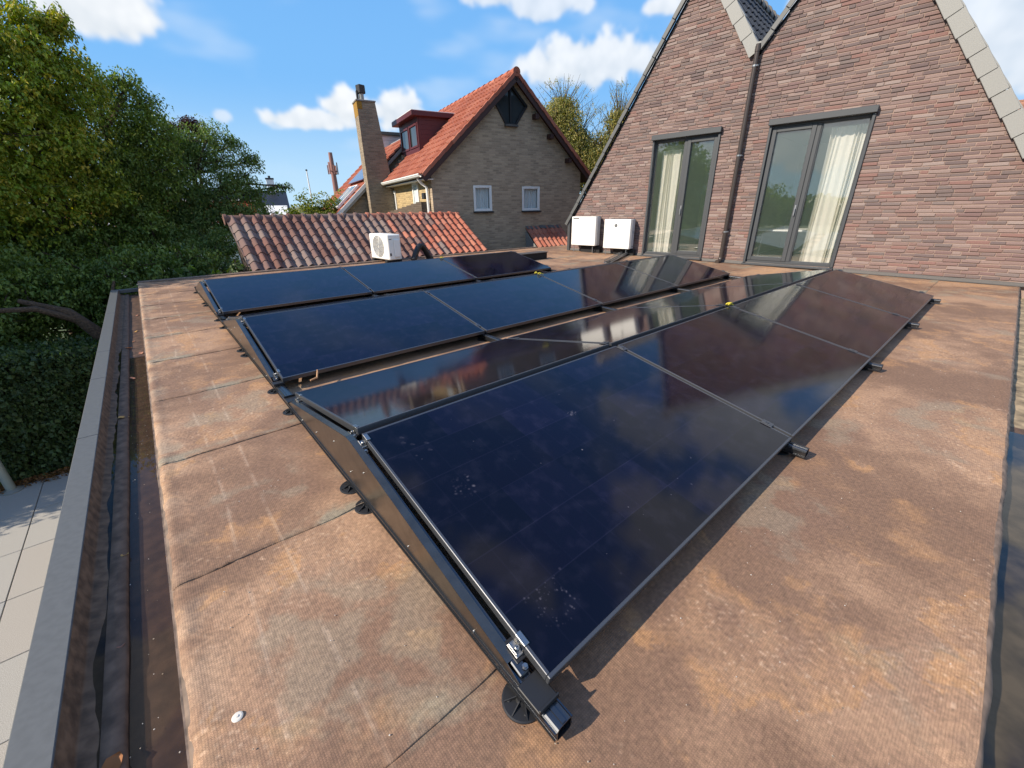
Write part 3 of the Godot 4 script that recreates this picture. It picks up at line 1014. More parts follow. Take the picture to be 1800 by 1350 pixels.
func brick_house() -> void:
	var F := house_frame()
	var h := thing("brick_house", "brown red brick house with two steep gables and two tall grey windows", "house", F)
	var poly := PackedVector2Array([Vector2(-6.34, -3.0), Vector2(2.6, -3.0), Vector2(2.6, 0.80), Vector2(-0.82, 5.60), Vector2(-2.13, 3.78), Vector2(-3.32, 5.50), Vector2(-6.34, 0.84)])
	var holes := [[-4.085, -2.585, 0.10, 2.63], [-1.685, -0.085, 0.07, 2.63]]
	# masonry core behind the bricks, in storey-high pieces round the two openings
	var b := MB.new()
	for col in [[-6.34, -4.085, -3.0, 9.0], [-4.085, -2.585, 2.63, 9.0], [-4.085, -2.585, -3.0, 0.10], [-2.585, -1.685, -3.0, 9.0], [-1.685, -0.085, 2.63, 9.0], [-1.685, -0.085, -3.0, 0.07], [-0.085, 2.6, -3.0, 9.0]]:
		var rect := PackedVector2Array([Vector2(col[0], col[2]), Vector2(col[1], col[2]), Vector2(col[1], col[3]), Vector2(col[0], col[3])])
		for piece in Geometry2D.intersect_polygons(poly, rect):
			b.prism(piece, -0.30, -0.012)
	var wall := put(b, "wall", M.mortar, h)
	# bricks in wild bond, each with its own face; the largest in the picture are pieces of their own
	var eye: Vector3 = F.affine_inverse() * Vector3(0, 1.1921, 0)
	var course := 0.0590
	var tones := []
	var base := [[150, 116, 100], [166, 128, 110], [178, 138, 118], [140, 112, 100], [190, 152, 132], [158, 118, 104], [170, 124, 104], [148, 124, 110], [172, 128, 110], [136, 106, 94], [164, 130, 114], [196, 162, 142], [154, 122, 106], [172, 134, 120], [160, 134, 118], [178, 140, 124], [202, 172, 152], [180, 124, 104], [144, 118, 104], [168, 126, 108]]
	for t in base: tones.append(lin(lerpf(t[0] - 32, 126, 0.38), lerpf(t[1] - 15, 104, 0.38), lerpf(t[2] - 4, 101, 0.38)))
	var lens := [0.215, 0.262, 0.170, 0.105]
	var shapes := []
	for L in lens:
		for k in 5: shapes.append(brick_shape(L - 0.008, course - 0.0115, 0.0, 0.005))
	var all := []
	var row := 0
	var y := -0.02
	while y < 5.7:
		var list := spans(poly, y + course * 0.5)
		for s in list: s[0] += 0.01; s[1] -= 0.01
		for q in holes:
			if y + course > q[2] + 0.012 and y < q[3] - 0.012: list = minus(list, q[0], q[1])
		for s in list:
			var x: float = s[0] - (R(0.0, 0.16) if s[0] < -6.0 else 0.0)
			x = s[0]
			var run := 0
			while x < s[1] - 0.03:
				var pick: int = [0, 0, 0, 1, 1, 2, 3][rng.randi() % 7]
				var L: float = lens[pick]
				var left: float = s[1] - x
				if left < L + 0.05:
					L = left
					var bb := brick_shape(L - 0.008, course - 0.0115, 0.0, 0.002)
					all.append([Vector3(x + L / 2, y + course / 2, R(-0.002, 0.003)), bb, tones[rng.randi() % tones.size()], R(-0.004, 0.004), -1])
				else:
					var id: int = pick * 5 + rng.randi() % 5
					all.append([Vector3(x + L / 2, y + course / 2 + R(-0.0012, 0.0012), R(-0.006, 0.006)), shapes[id], tones[rng.randi() % tones.size()], R(-0.006, 0.006), id])
				x += L
				run += 1
		y += course
		row += 1
	var order := []
	for i in all.size():
		var p: Vector3 = all[i][0]
		var d := eye - p
		# inside the frame?
		var cp: Vector3 = get_node("camera").transform.affine_inverse() * (F * p)
		var seen: bool = absf(cp.x / -cp.z) < 1.26 and absf(cp.y / -cp.z) < 0.945
		order.append([(d.length_squared() if seen else 1e6) * (1.0 if all[i][4] >= 0 and all[i][4] < 10 else 1.6), i])
	order.sort_custom(func(p, q): return p[0] < q[0])
	var rest := MB.new()
	var made := {}
	for k in order.size():
		var e: Array = all[order[k][1]]
		var T := Transform3D(Basis(Vector3.BACK, e[3]), e[0])
		if k < 300 and e[4] >= 0:
			var key := str(e[4]) + "/" + str(e[2])
			if not made.has(key):
				var one := MB.new(); one.add(e[1], Transform3D(), e[2]); made[key] = one.mesh()
			put(made[key], "brick", M.brick, wall, T)
		else:
			rest.add(e[1], T, e[2])
	tag(put(rest, "bricks", M.brick, wall), "", "", "", "stuff")
	# openings
	house_window(h, -4.085, -2.585, 0.10, 2.63, -1)
	house_window(h, -1.685, -0.085, 0.07, 2.63, 1)
	# roofs: two ridges running back from the wall
	var slopes := [[Vector2(-6.47, 0.78), Vector2(-3.32, 5.63)], [Vector2(-3.32, 5.63), Vector2(-2.13, 3.88)], [Vector2(-2.13, 3.88), Vector2(-0.82, 5.74)], [Vector2(-0.82, 5.74), Vector2(2.72, 0.75)]]
	for i in 4:
		var p0: Vector2 = slopes[i][0]; var p1: Vector2 = slopes[i][1]
		var d := (p1 - p0).normalized(); var nn := Vector2(-d.y, d.x)
		if nn.y < 0: nn = -nn
		b = MB.new()
		b.prism(PackedVector2Array([p0 - nn * 0.02, p1 - nn * 0.02, p1 - nn * 0.14, p0 - nn * 0.14]), -9.0, -0.02)
		var roof := put(b, "roof", M.black_tile, h)
		var tiles := MB.new()
		var lenS := (p1 - p0).length()
		var rows := int(lenS / 0.30)
		for r in rows:
			for cidx in 30:
				var t0 := lenS * r / rows; var t1 := lenS * (r + 1) / rows
				if i == 1: pass
				var up := p1.y > p0.y
				var a0 := p0 + d * t0; var a1 := p0 + d * t1
				var ez := -0.10 - cidx * 0.29
				# an interlocking tile: a flat pan with one roll, its lower end proud of the tile below
				var lo: float = 0.030 if up else 0.004
				var hi: float = 0.004 if up else 0.030
				var prof := [[0.0, 0.0], [0.19, 0.0], [0.21, 0.028], [0.24, 0.038], [0.27, 0.028], [0.29, 0.0]]
				for k in 5:
					var z0: float = ez - prof[k][0]; var z1: float = ez - prof[k + 1][0]
					var A0: Vector2 = a0 + nn * (lo + prof[k][1]); var A1: Vector2 = a1 + nn * (hi + prof[k][1])
					var B0: Vector2 = a0 + nn * (lo + prof[k + 1][1]); var B1: Vector2 = a1 + nn * (hi + prof[k + 1][1])
					if up: tiles.quad(Vector3(A0.x, A0.y, z0), Vector3(B0.x, B0.y, z1), Vector3(B1.x, B1.y, z1), Vector3(A1.x, A1.y, z0))
					else: tiles.quad(Vector3(A1.x, A1.y, z0), Vector3(B1.x, B1.y, z1), Vector3(B0.x, B0.y, z1), Vector3(A0.x, A0.y, z0))
					var E0: Vector2 = (A0 if up else A1); var E1: Vector2 = (B0 if up else B1)
					tiles.quad(Vector3(E0.x, E0.y, z0) - Vector3(nn.x, nn.y, 0) * 0.035, Vector3(E1.x, E1.y, z1) - Vector3(nn.x, nn.y, 0) * 0.035, Vector3(E1.x, E1.y, z1), Vector3(E0.x, E0.y, z0))
		tag(put(tiles, "roof_tiles", M.black_tile, roof), "", "", "", "stuff")
		# verge tiles: broad lips on the right-hand slopes, narrow ones on the left-hand slopes
		var broad := i % 2 == 1
		var wide := 0.205 if broad else 0.085
		var count := int(lenS / 0.325)
		for r in count:
			var t0 := lenS * r / count; var t1 := lenS * (r + 1) / count
			var mid := p0 + d * ((t0 + t1) / 2)
			var ang := d.angle()
			b = MB.new()
			b.box(Transform3D(Basis(Vector3.BACK, (-0.05 if broad else -0.03)), Vector3(0, -wide / 2 + 0.045, 0.0)), Vector3(t1 - t0 - 0.008, wide, 0.022), 0.005)
			b.box(Transform3D(Basis(Vector3.BACK, 0.03 if broad else -0.03), Vector3(0, 0.043, -0.09)), Vector3(t1 - t0 + 0.012, 0.016, 0.18), 0.004)
			var basis := Basis(Vector3.BACK, ang)
			if nn.dot(Vector2(basis.y.x, basis.y.y)) < 0: basis = Basis(Vector3.BACK, ang + PI)
			put(b, "verge_tile", M.verge if broad else M.verge_dark, roof, Transform3D(basis, Vector3(mid.x, mid.y, 0.055 + R(-0.003, 0.003) + (0.02 if not broad else 0.0))))
	for px in [-3.32, -0.82]:
		b = MB.new()
		var py := 5.68 if px < -2 else 5.79
		for k in 22:
			var z := 0.02 - k * 0.38
			var ring := []
			b.tube([Vector3(px, py - 0.02, z), Vector3(px, py - 0.02, z - 0.05), Vector3(px, py - 0.03, z - 0.06), Vector3(px, py - 0.035, z - 0.40)], [0.135, 0.135, 0.115, 0.105], 14)
		put(b, "ridge_tiles", M.black_tile, h)
	# valley closer and rain pipe
	b = MB.new()
	b.prism(PackedVector2Array([Vector2(-2.33, 3.93), Vector2(-2.08, 3.93), Vector2(-2.01, 4.02), Vector2(-2.30, 4.02)]), -0.2, 0.065)
	put(b, "valley_closer", M.verge, h)
	b = MB.new()
	b.tube([Vector3(-2.135, 3.98, 0.085), Vector3(-2.135, 0.16, 0.085), Vector3(-2.138, 0.105, 0.095), Vector3(-2.15, 0.07, 0.13), Vector3(-2.165, 0.055, 0.185)], 0.042, 18)
	b.tube([Vector3(-2.135, 3.95, 0.085), Vector3(-2.135, 3.86, 0.085)], 0.048, 18); b.tube([Vector3(-2.165, 0.055, 0.175), Vector3(-2.168, 0.053, 0.195)], 0.047, 18)
	var pipe := put(b, "rain_pipe", M.pipe, h)
	for hy in [3.643, 2.148, 0.687]:
		b = MB.new()
		b.tube([Vector3(-2.135, hy + 0.014, 0.085), Vector3(-2.135, hy - 0.014, 0.085)], 0.0465, 18)
		b.box(Transform3D(Basis(), Vector3(-2.10, hy, 0.05)), Vector3(0.03, 0.03, 0.11), 0.004)
		b.tube([Vector3(-2.085, hy, 0.085), Vector3(-2.07, hy, 0.10)], 0.009, 8)
		put(b, "pipe_clip", M.grey_steel, pipe)
	# black drain strip down the left corner
	b = MB.new(); b.bx(-6.43, -6.342, -0.02, 0.96, -0.1, 0.05, 0.008)
	put(b, "corner_trim", M.anthracite, h)
	# the room behind the windows
	b = MB.new()
	b.bx(-4.7, 0.7, -0.25, -0.02, -5.0, -0.31)
	put(b, "room_floor", M.floor_wood, h)
	b = MB.new()
	b.bx(-4.7, 0.7, 2.72, 2.82, -5.0, -0.31); b.bx(-4.7, 0.7, -0.02, 2.72, -5.1, -5.0); b.bx(-4.8, -4.7, -0.25, 2.82, -5.1, -0.31); b.bx(0.7, 0.8, -0.25, 2.82, -5.1, -0.31)
	b.bx(-2.2, -2.1, -0.02, 2.75, -5.0, -0.31)
	put(b, "room_walls", M.wall_paint, h)
	b = tinted(MB.new(), lin(170, 130, 112))
	b.bx(-6.33, -6.05, -3.0, 0.85, -9.0, -0.31); b.bx(2.55, 2.6, -3.0, 0.8, -9.0, -0.31); b.bx(-6.33, 2.6, -3.0, 3.7, -9.2, -9.0)
	put(b, "outer_wall", M.far_brick, h)
	# curtains
	curtain("curtain", "cream curtain drawn to the left side of the left window", -3.95, -3.50, 0.14, 2.42, -0.30, 7)
	curtain("curtain", "white curtain drawn to the right side of the right window", -0.72, -0.17, 0.12, 2.50, -0.28, 7)
	# a table in the right-hand room
	var t := thing("table", "white desk with two trestles behind the right window", "table", F * Transform3D(Basis(), Vector3(-1.0, -0.02, -0.95)))
	b = MB.new(); b.bx(-0.95, 0.7, 0.70, 0.735, -0.42, 0.42, 0.006)
	put(b, "table_top", M.white, t)
	for sx in [-0.75, 0.5]:
		for sz in [-0.33, 0.33]:
			b = MB.new(); b.tube([Vector3(sx, 0, sz), Vector3(sx + 0.04, 0.70, sz * 0.9)], 0.018, 10)
			put(b, "leg", M.white, t)
	battery_cabinets(F)


func curtain(called: String, label: String, s0: float, s1: float, y0: float, y1: float, z: float, folds: int) -> void:
	var b := MB.new()
	var P := []
	var cols := folds * 12 + 1
	var ph := R(0, 6)
	for i in 12:
		var f := i / 11.0
		for j in cols:
			var u := j / float(cols - 1)
			var amp := 0.035 * (0.75 + 0.4 * sin(u * 9.0 + ph))
			var sq := 1.0 + 0.10 * (1.0 - f) * (u - 0.5)
			P.append(Vector3(lerpf(s0, s1, u + 0.035 * sin(u * 11.0 + ph)) + 0.016 * sin(f * 3.0 + u * 8.0), lerpf(y1, y0, f), z + amp * 1.25 * sin(u * TAU * folds + 1.6 * sin(u * 6.0 + ph) + 0.7 * sin(f * 2.5 + u * 7.0)) * (0.6 + 0.4 * sin(u * 17.0 + ph))))
	b.sheet(P, 12, cols)
	tag(put(b, called, M.curtain, self, house_frame()), label, "curtain")


func house_window(h: Node3D, s0: float, s1: float, y0: float, y1: float, fixed: int) -> void:
	# anthracite frame with a door leaf on one side and a fixed light on the other; fixed: -1 left, +1 right
	var w := put(frame_mesh(s0, s1, y0, y1, 0.055, -0.14, -0.03), "window", M.anthracite, h)
	var mid := s0 + (s1 - s0) * (0.515 if fixed < 0 else 0.508)
	var b := MB.new(); b.bx(mid - 0.035, mid + 0.035, y0 + 0.055, y1 - 0.055, -0.135, -0.035, 0.006)
	put(b, "mullion", M.anthracite, w)
	var dl := mid + 0.035 if fixed < 0 else s0 + 0.055
	var dr := s1 - 0.055 if fixed < 0 else mid - 0.035
	put(frame_mesh(dl, dr, y0 + 0.055, y1 - 0.055, 0.075, -0.125, -0.020), "door_leaf", M.anthracite, w)
	b = MB.new()
	for k in 3: b.bx(dl + 0.07, dr - 0.07, y0 + 0.12, y1 - 0.12, -0.064 - k * 0.016, -0.060 - k * 0.016)   # triple glazing
	put(b, "pane", M.glass, w)
	b = MB.new()
	var hx := dr - 0.04 if fixed > 0 else dl + 0.04
	b.box(Transform3D(Basis(), Vector3(hx, y0 + 1.05, -0.016)), Vector3(0.028, 0.16, 0.01), 0.003); b.box(Transform3D(Basis(), Vector3(hx, y0 + 1.0, 0.012)), Vector3(0.02, 0.13, 0.014), 0.004); b.bx(hx - 0.008, hx + 0.008, y0 + 1.05, y0 + 1.066, -0.012, 0.008)
	put(b, "handle", M.grey_steel, w)
	var fl := s0 + 0.05 if fixed < 0 else mid + 0.03
	var fr := mid - 0.03 if fixed < 0 else s1 - 0.05
	put(frame_mesh(fl, fr, y0 + 0.05, y1 - 0.05, 0.022, -0.12, -0.05), "fixed_bead", M.anthracite, w)
	b = MB.new()
	for k in 3: b.bx(fl + 0.02, fr - 0.02, y0 + 0.07, y1 - 0.07, -0.079 - k * 0.016, -0.075 - k * 0.016)
	put(b, "pane", M.glass, w)
	b = MB.new(); b.bx(s0 - 0.015, s1 + 0.015, y1 - 0.015, y1 + 0.09, -0.05, 0.085, 0.008)
	put(b, "screen_box", M.anthracite, w)
	b = MB.new(); b.bx(s0 + 0.0, s0 + 0.045, y0, y1 - 0.015, -0.05, 0.03, 0.005)
	put(b, "screen_guide", M.anthracite, w)
	b = MB.new(); b.bx(s1 - 0.045, s1, y0, y1 - 0.015, -0.05, 0.03, 0.005)
	put(b, "screen_guide", M.anthracite, w)
	b = MB.new(); b.box(Transform3D(Basis(Vector3.RIGHT, 0.10), Vector3((s0 + s1) / 2, y0 - 0.02, 0.01)), Vector3(s1 - s0 + 0.02, 0.03, 0.16), 0.005)
	put(b, "sill", M.anthracite, w)


func frame_mesh(s0: float, s1: float, y0: float, y1: float, t: float, z0: float, z1: float) -> MB:
	var b := MB.new()
	b.bx(s0, s0 + t, y0, y1, z0, z1, 0.005); b.bx(s1 - t, s1, y0, y1, z0, z1, 0.005)
	b.bx(s0 + t, s1 - t, y0, y0 + t, z0, z1 - 0.001, 0.005); b.bx(s0 + t, s1 - t, y1 - t, y1, z0, z1 - 0.001, 0.005)
	return b


func battery_cabinets(F: Transform3D) -> void:
	for k in 2:
		var s0: float = [-6.10, -5.065][k]
		var s1: float = [-5.325, -4.31][k]
		var y0: float = [0.27, 0.232][k]
		var y1: float = [1.005, 0.94][k]
		var o := thing("battery_cabinet", ["white battery cabinet with a dark stripe at its top left corner", "white battery cabinet with a round dark badge beside the left window"][k], "battery cabinet", F * Transform3D(Basis(), Vector3((s0 + s1) / 2, 0, 0.0)), "white battery cabinets on the brick wall")
		var w := s1 - s0
		var b := MB.new(); b.bx(-w / 2, w / 2, y0, y1, 0.19, 0.30, 0.012)
		put(b, "front_cover", M.white, o)
		b = MB.new(); b.bx(-w / 2 + 0.012, w / 2 - 0.012, y0 + (y1 - y0) * 0.49, y0 + (y1 - y0) * 0.49 + 0.004, 0.299, 0.3008)
		put(b, "seam", M.light_grey, o)
		b = MB.new(); b.tube([Vector3(w / 2 - 0.16, y0 + 0.01, 0.14), Vector3(w / 2 - 0.15, y0 - 0.08, 0.15), Vector3(w / 2 - 0.10, 0.10, 0.2), Vector3(w / 2 + 0.02, 0.03, 0.28)], 0.012, 8)
		put(b, "cable", M.plastic, o)
		b = MB.new(); b.bx(-w / 2 + 0.004, w / 2 - 0.004, y0 + 0.004, y1 - 0.004, 0.06, 0.188, 0.006)
		put(b, "case", M.light_grey, o)
		b = MB.new(); b.bx(-w / 2 + 0.05, w / 2 - 0.05, y0 - 0.02, y1 + 0.01, 0.004, 0.058)
		put(b, "wall_bracket", M.ink, o)
		b = MB.new()
		if k == 0: b.bx(-w / 2 + 0.05, -w / 2 + 0.24, y1 - 0.055, y1 - 0.030, 0.300, 0.303)
		else: b.lathe([Vector2(0, 0.004), Vector2(0.038, 0.004), Vector2(0.042, 0.0), Vector2(0, 0)], 24, Transform3D(Basis(Vector3.RIGHT, PI / 2), Vector3(-0.03, 0.79, 0.30)))
		put(b, "badge", M.ink, o)
		if k == 1:
			b = MB.new(); b.lathe([Vector2(0.016, 0.006), Vector2(0.022, 0.006), Vector2(0.022, 0.004), Vector2(0.016, 0.004)], 20, Transform3D(Basis(Vector3.RIGHT, PI / 2), Vector3(-0.03, 0.79, 0.30)))
			put(b, "badge_ring", M.light_grey, o)
			b = MB.new(); b.bx(w / 2 - 0.004, w / 2 + 0.002, 0.60, 0.66, 0.09, 0.16); put(b, "display", mat(150, 158, 166, 0.3), o)
			b = MB.new(); b.bx(w / 2 - 0.004, w / 2 + 0.004, 0.27, 0.30, 0.11, 0.14); put(b, "socket", M.ink, o)
		for sx in [-w / 2 + 0.06, w / 2 - 0.10]:
			b = MB.new(); b.tube([Vector3(sx, 0.05, 0.24), Vector3(sx, y0, 0.24)], 0.010, 8)
			put(b, "leg", M.grey_steel, o)
		b = MB.new(); b.bx(-w / 2 - 0.02, w / 2 + 0.05, 0.0, 0.06, 0.12, 0.32, 0.008)
		put(b, "plinth", M.concrete, o)
		b = MB.new(); b.bx(-w / 2 + 0.22, w / 2 + 0.06, 0.062, y0 - 0.03, 0.02, 0.14, 0.01)
		put(b, "foam_block", M.foam, o)


func neighbour_frame() -> Transform3D:
	var az := deg_to_rad(11.0)
	var up := GRAVITY_UP.normalized()
	var t := Vector3(cos(az), 0, sin(az))
	t = (t - up * t.dot(up)).normalized()
	return Transform3D(Basis(t, up, t.cross(up)), Vector3(8.73, 0, -11.58))


func pantile(w: float, len: float, amp: float, segs := 6, thick := 0.012) -> MB:
	# an S-shaped clay tile, lying in x (across) and -z (up the slope), lower end at z = 0
	var b := MB.new()
	var prof := []
	for i in segs + 1:
		var u := i / float(segs)
		prof.append(Vector2(u * w * 1.06, amp * (0.5 + 0.5 * sin(u * TAU * 1.0 - 1.9)) + amp * 0.25 * u))
	for i in segs:
		var a: Vector2 = prof[i]; var d: Vector2 = prof[i + 1]
		b.quad(Vector3(a.x, a.y + thick, 0), Vector3(d.x, d.y + thick, 0), Vector3(d.x, d.y, -len), Vector3(a.x, a.y, -len))
		b.quad(Vector3(a.x, a.y - 0.010, 0.0), Vector3(d.x, d.y - 0.010, 0.0), Vector3(d.x, d.y + thick, 0), Vector3(a.x, a.y + thick, 0))
	b.quad(Vector3(prof[segs].x, prof[segs].y - 0.01, 0), Vector3(prof[segs].x, prof[segs].y - 0.02, -len), Vector3(prof[segs].x, prof[segs].y, -len), Vector3(prof[segs].x, prof[segs].y + thick, 0))
	b.quad(Vector3(prof[0].x, prof[0].y - 0.02, -len), Vector3(prof[0].x, prof[0].y - 0.01, 0), Vector3(prof[0].x, prof[0].y + thick, 0), Vector3(prof[0].x, prof[0].y, -len))
	return b


func far_tiles(b: MB, eave: Vector3, along: Vector3, up_slope: Vector3, length: float, height: float, tw: float, tl: float, tones: Array) -> void:
	# joined S tiles for roofs too far away to part them
	var nn := along.cross(up_slope).normalized()
	if nn.y < 0: nn = -nn
	var cols := int(length / tw); var rows := int(height / tl)
	for r in rows:
		for cI in cols:
			b.col = tones[rng.randi() % tones.size()]
			var o := eave + along * (cI * tw) + up_slope * (r * tl)
			var p := [Vector2(0, 0.0), Vector2(tw * 0.35, 0.0), Vector2(tw * 0.55, tw * 0.26), Vector2(tw * 0.8, tw * 0.26), Vector2(tw, 0.0)]
			for i in 4:
				var a0: Vector3 = o + along * p[i].x + nn * (p[i].y + 0.04); var a1: Vector3 = o + along * p[i + 1].x + nn * (p[i + 1].y + 0.04)
				var b0: Vector3 = a0 + up_slope * tl - nn * 0.036; var b1: Vector3 = a1 + up_slope * tl - nn * 0.036
				b.quad(a0, a1, b1, b0)
				b.quad(a0 - nn * 0.035, a1 - nn * 0.035, a1, a0)
	b.col = Color(1, 1, 1)


func small_window(h: Node3D, s0: float, s1: float, y0: float, y1: float, called := "window") -> void:
	var w := put(frame_mesh(s0, s1, y0, y1, 0.05, -0.06, 0.012), called, M.white_paint, h)
	var b := MB.new()
	b.quad(Vector3(s0 + 0.05, y0 + 0.05, -0.03), Vector3(s1 - 0.05, y0 + 0.05, -0.03), Vector3(s1 - 0.05, y1 - 0.05, -0.03), Vector3(s0 + 0.05, y1 - 0.05, -0.03))
	put(b, "pane", M.glass, w)
	put(frame_mesh(s0 + 0.048, s1 - 0.048, y0 + 0.048, y1 - 0.048, 0.03, -0.05, 0.004), "casement", M.white_paint, w)
	b = MB.new(); b.box(Transform3D(Basis(Vector3.RIGHT, 0.12), Vector3((s0 + s1) / 2, y0 - 0.025, 0.03)), Vector3(s1 - s0 + 0.06, 0.035, 0.12), 0.004)
	put(b, "sill", M.ink, w)
	b = MB.new()
	var P := []
	for i in 2:
		for j in 49:
			var u := j / 48.0
			P.append(Vector3(lerpf(s0 + 0.04, s1 - 0.04, u), lerpf(y1 - 0.05, y0 + 0.06, i), -0.10 + 0.014 * sin(u * 42.0 + sin(u * 9.0) * 2.0)))
	b.sheet(P, 2, 49)
	put(b, "net_curtain", M.net, w)
	b = MB.new(); b.bx(s0 + 0.01, s1 - 0.01, y0 + 0.01, y1 - 0.01, -0.30, -0.17)
	put(b, "dark_room", M.black_void, w)


func tinted(b: MB, c: Color) -> MB:
	b.col = c
	return b


func neighbour_house() -> void:
	var F := neighbour_frame()
	var h := thing("gable_house", "yellow grey brick house with orange tiled roof, brick chimney and maroon dormer", "house", F)
	var grey := lin(180, 165, 143)
	var yellow := lin(188, 168, 126)
	var b := tinted(MB.new(), grey)
	# gable wall round the windows and the kite window
	var poly := PackedVector2Array([Vector2(-1.66, -3.2), Vector2(4.0, -3.2), Vector2(4.0, 2.28), Vector2(1.22, 4.74), Vector2(-1.66, 2.22)])
	var kite := PackedVector2Array([Vector2(0.60, 4.06), Vector2(0.955, 3.54), Vector2(1.305, 3.54), Vector2(1.70, 4.06), Vector2(1.16, 4.56)])
	for cut in [[[-1.66, -0.285, -3.2, 9]], [[-0.285, 0.37, -3.2, 1.035], [-0.285, 0.37, 1.795, 9]], [[0.37, 1.53, -3.2, 9]], [[1.53, 2.245, -3.2, 1.02], [1.53, 2.245, 1.775, 9]], [[2.245, 4.0, -3.2, 9]]]:
		for q in cut:
			for piece in Geometry2D.intersect_polygons(poly, PackedVector2Array([Vector2(q[0], q[2]), Vector2(q[1], q[2]), Vector2(q[1], q[3]), Vector2(q[0], q[3])])):
				for whole in Geometry2D.clip_polygons(piece, kite):
					b.prism(whole, -0.28, 0.0)
	put(b, "wall", M.far_brick, h)
	b = tinted(MB.new(), yellow)
	b.bx(-1.66, -1.40, -3.2, 2.22, -5.84, -0.285); b.bx(-1.66, 4.0, -3.2, 2.2, -6.4, -6.1); b.bx(3.72, 4.0, -3.2, 2.2, -6.1, -0.285)
	put(b, "side_wall", M.far_brick, h)
	small_window(h, -0.285, 0.37, 1.035, 1.795)
	small_window(h, 1.53, 2.245, 1.02, 1.775)
	# kite window
	b = MB.new()
	for i in 5:
		var p := kite[i]; var q := kite[(i + 1) % 5]
		var d := (q - p)
		b.box(Transform3D(Basis(Vector3.BACK, d.angle()), Vector3((p.x + q.x) / 2, (p.y + q.y) / 2, 0.0)), Vector3(d.length() + 0.04, 0.07, 0.09), 0.006)
	b.bx(1.10, 1.16, 3.56, 4.52, -0.05, 0.02)
	var kw := put(b, "kite_window", M.black_void, h)
	b = MB.new(); b.prism(kite, -0.045, -0.035)
	put(b, "pane", M.kite_glass, kw)
	b = MB.new(); b.bx(0.90, 1.36, 3.47, 3.53, -0.02, 0.10, 0.006)
	put(b, "sill", M.lead, kw)
	# roof
	var oranges := []
	for t in [[176, 106, 84], [186, 116, 94], [168, 100, 80], [190, 124, 102], [174, 110, 92]]: oranges.append(lin(t[0], t[1], t[2]))
	var up := Vector3(1, 0.88, 0).normalized()
	b = MB.new()
	b.prism(PackedVector2Array([Vector2(-1.95, 2.07), Vector2(1.22, 4.86), Vector2(1.22, 4.74), Vector2(-1.95, 1.95)]), -6.4, 0.22)
	b.prism(PackedVector2Array([Vector2(4.35, 2.05), Vector2(1.22, 4.86), Vector2(1.22, 4.74), Vector2(4.35, 1.93)]), -6.4, 0.22)
	var roof := put(b, "roof", M.dark_wood, h)
	b = MB.new()
	far_tiles(b, Vector3(-2.0, 2.055, -6.4), Vector3(0, 0, 1), up, 6.65, 4.28, 0.205, 0.305, oranges)
	tag(put(b, "roof_tiles", M.clay, roof), "", "", "", "stuff")
	b = MB.new()
	far_tiles(b, Vector3(4.4, 2.03, 0.25), Vector3(0, 0, -1), Vector3(-1, 0.895, 0).normalized(), 6.65, 4.25, 0.205, 0.305, oranges)
	tag(put(b, "roof_tiles", M.clay, roof), "", "", "", "stuff")
	for k in 16:
		b = tinted(MB.new(), oranges[k % 5])
		b.tube([Vector3(1.22, 4.86, 0.27 - k * 0.415), Vector3(1.22, 4.85, 0.27 - k * 0.415 - 0.43)], [0.125, 0.108], 12)
		put(b, "ridge_tile", M.clay, roof)
	# bargeboards, verge tiles and purlin ends
	for sd in 2:
		var e := Vector2(-1.98, 2.0) if sd == 0 else Vector2(4.38, 1.98)
		var top := Vector2(1.22, 4.80)
		var d := top - e
		b = MB.new()
		b.box(Transform3D(Basis(Vector3.BACK, d.angle()), Vector3((e.x + top.x) / 2, (e.y + top.y) / 2 - 0.06, 0.235)), Vector3(d.length(), 0.20, 0.03), 0.004)
		put(b, "bargeboard", M.dark_wood, h)
		for k in 13:
			var p := e.lerp(top, (k + 0.5) / 13.0)
			b = tinted(MB.new(), oranges[rng.randi() % 5])
			b.box(Transform3D(Basis(Vector3.BACK, d.angle() + (0.05 if sd == 0 else -0.05)), Vector3(p.x, p.y + 0.055, 0.262)), Vector3(d.length() / 13.0 + 0.02, 0.10, 0.02), 0.004)
			b.box(Transform3D(Basis(Vector3.BACK, d.angle() + (0.05 if sd == 0 else -0.05)), Vector3(p.x, p.y + 0.10, 0.18)), Vector3(d.length() / 13.0 + 0.02, 0.02, 0.18), 0.004)
			put(b, "verge_tile", M.clay, roof)
	for q in [[2.58, 3.40], [3.35, 2.72], [2.0, 3.92]]:
		b = MB.new(); b.bx(q[0] - 0.07, q[0] + 0.07, q[1] - 0.20, q[1] - 0.06, -0.1, 0.22)
		put(b, "purlin_end", M.dark_wood, h)
	# gutter and downpipe at the eave
	b = MB.new()
	var P := []
	for i in 2:
		for j in 9:
			var a := PI + PI * j / 8.0
			P.append(Vector3(-2.04 + 0.075 * cos(a), 2.07 + 0.085 * sin(a), lerpf(0.24, -5.5, i)))
	b.sheet(P, 2, 9)
	b.bx(-2.125, -2.105, 2.055, 2.085, -5.5, 0.24); b.bx(-1.965, -1.66, 1.93, 1.95, -6.3, 0.2)
	put(b, "eave_gutter", M.white_paint, h)
	b = MB.new(); b.tube([Vector3(-2.0, 2.0, -0.25), Vector3(-1.9, 1.86, -0.25), Vector3(-1.73, 1.74, -0.25), Vector3(-1.73, -3.0, -0.25)], 0.045, 12)
	put(b, "downpipe", M.white_paint, h)
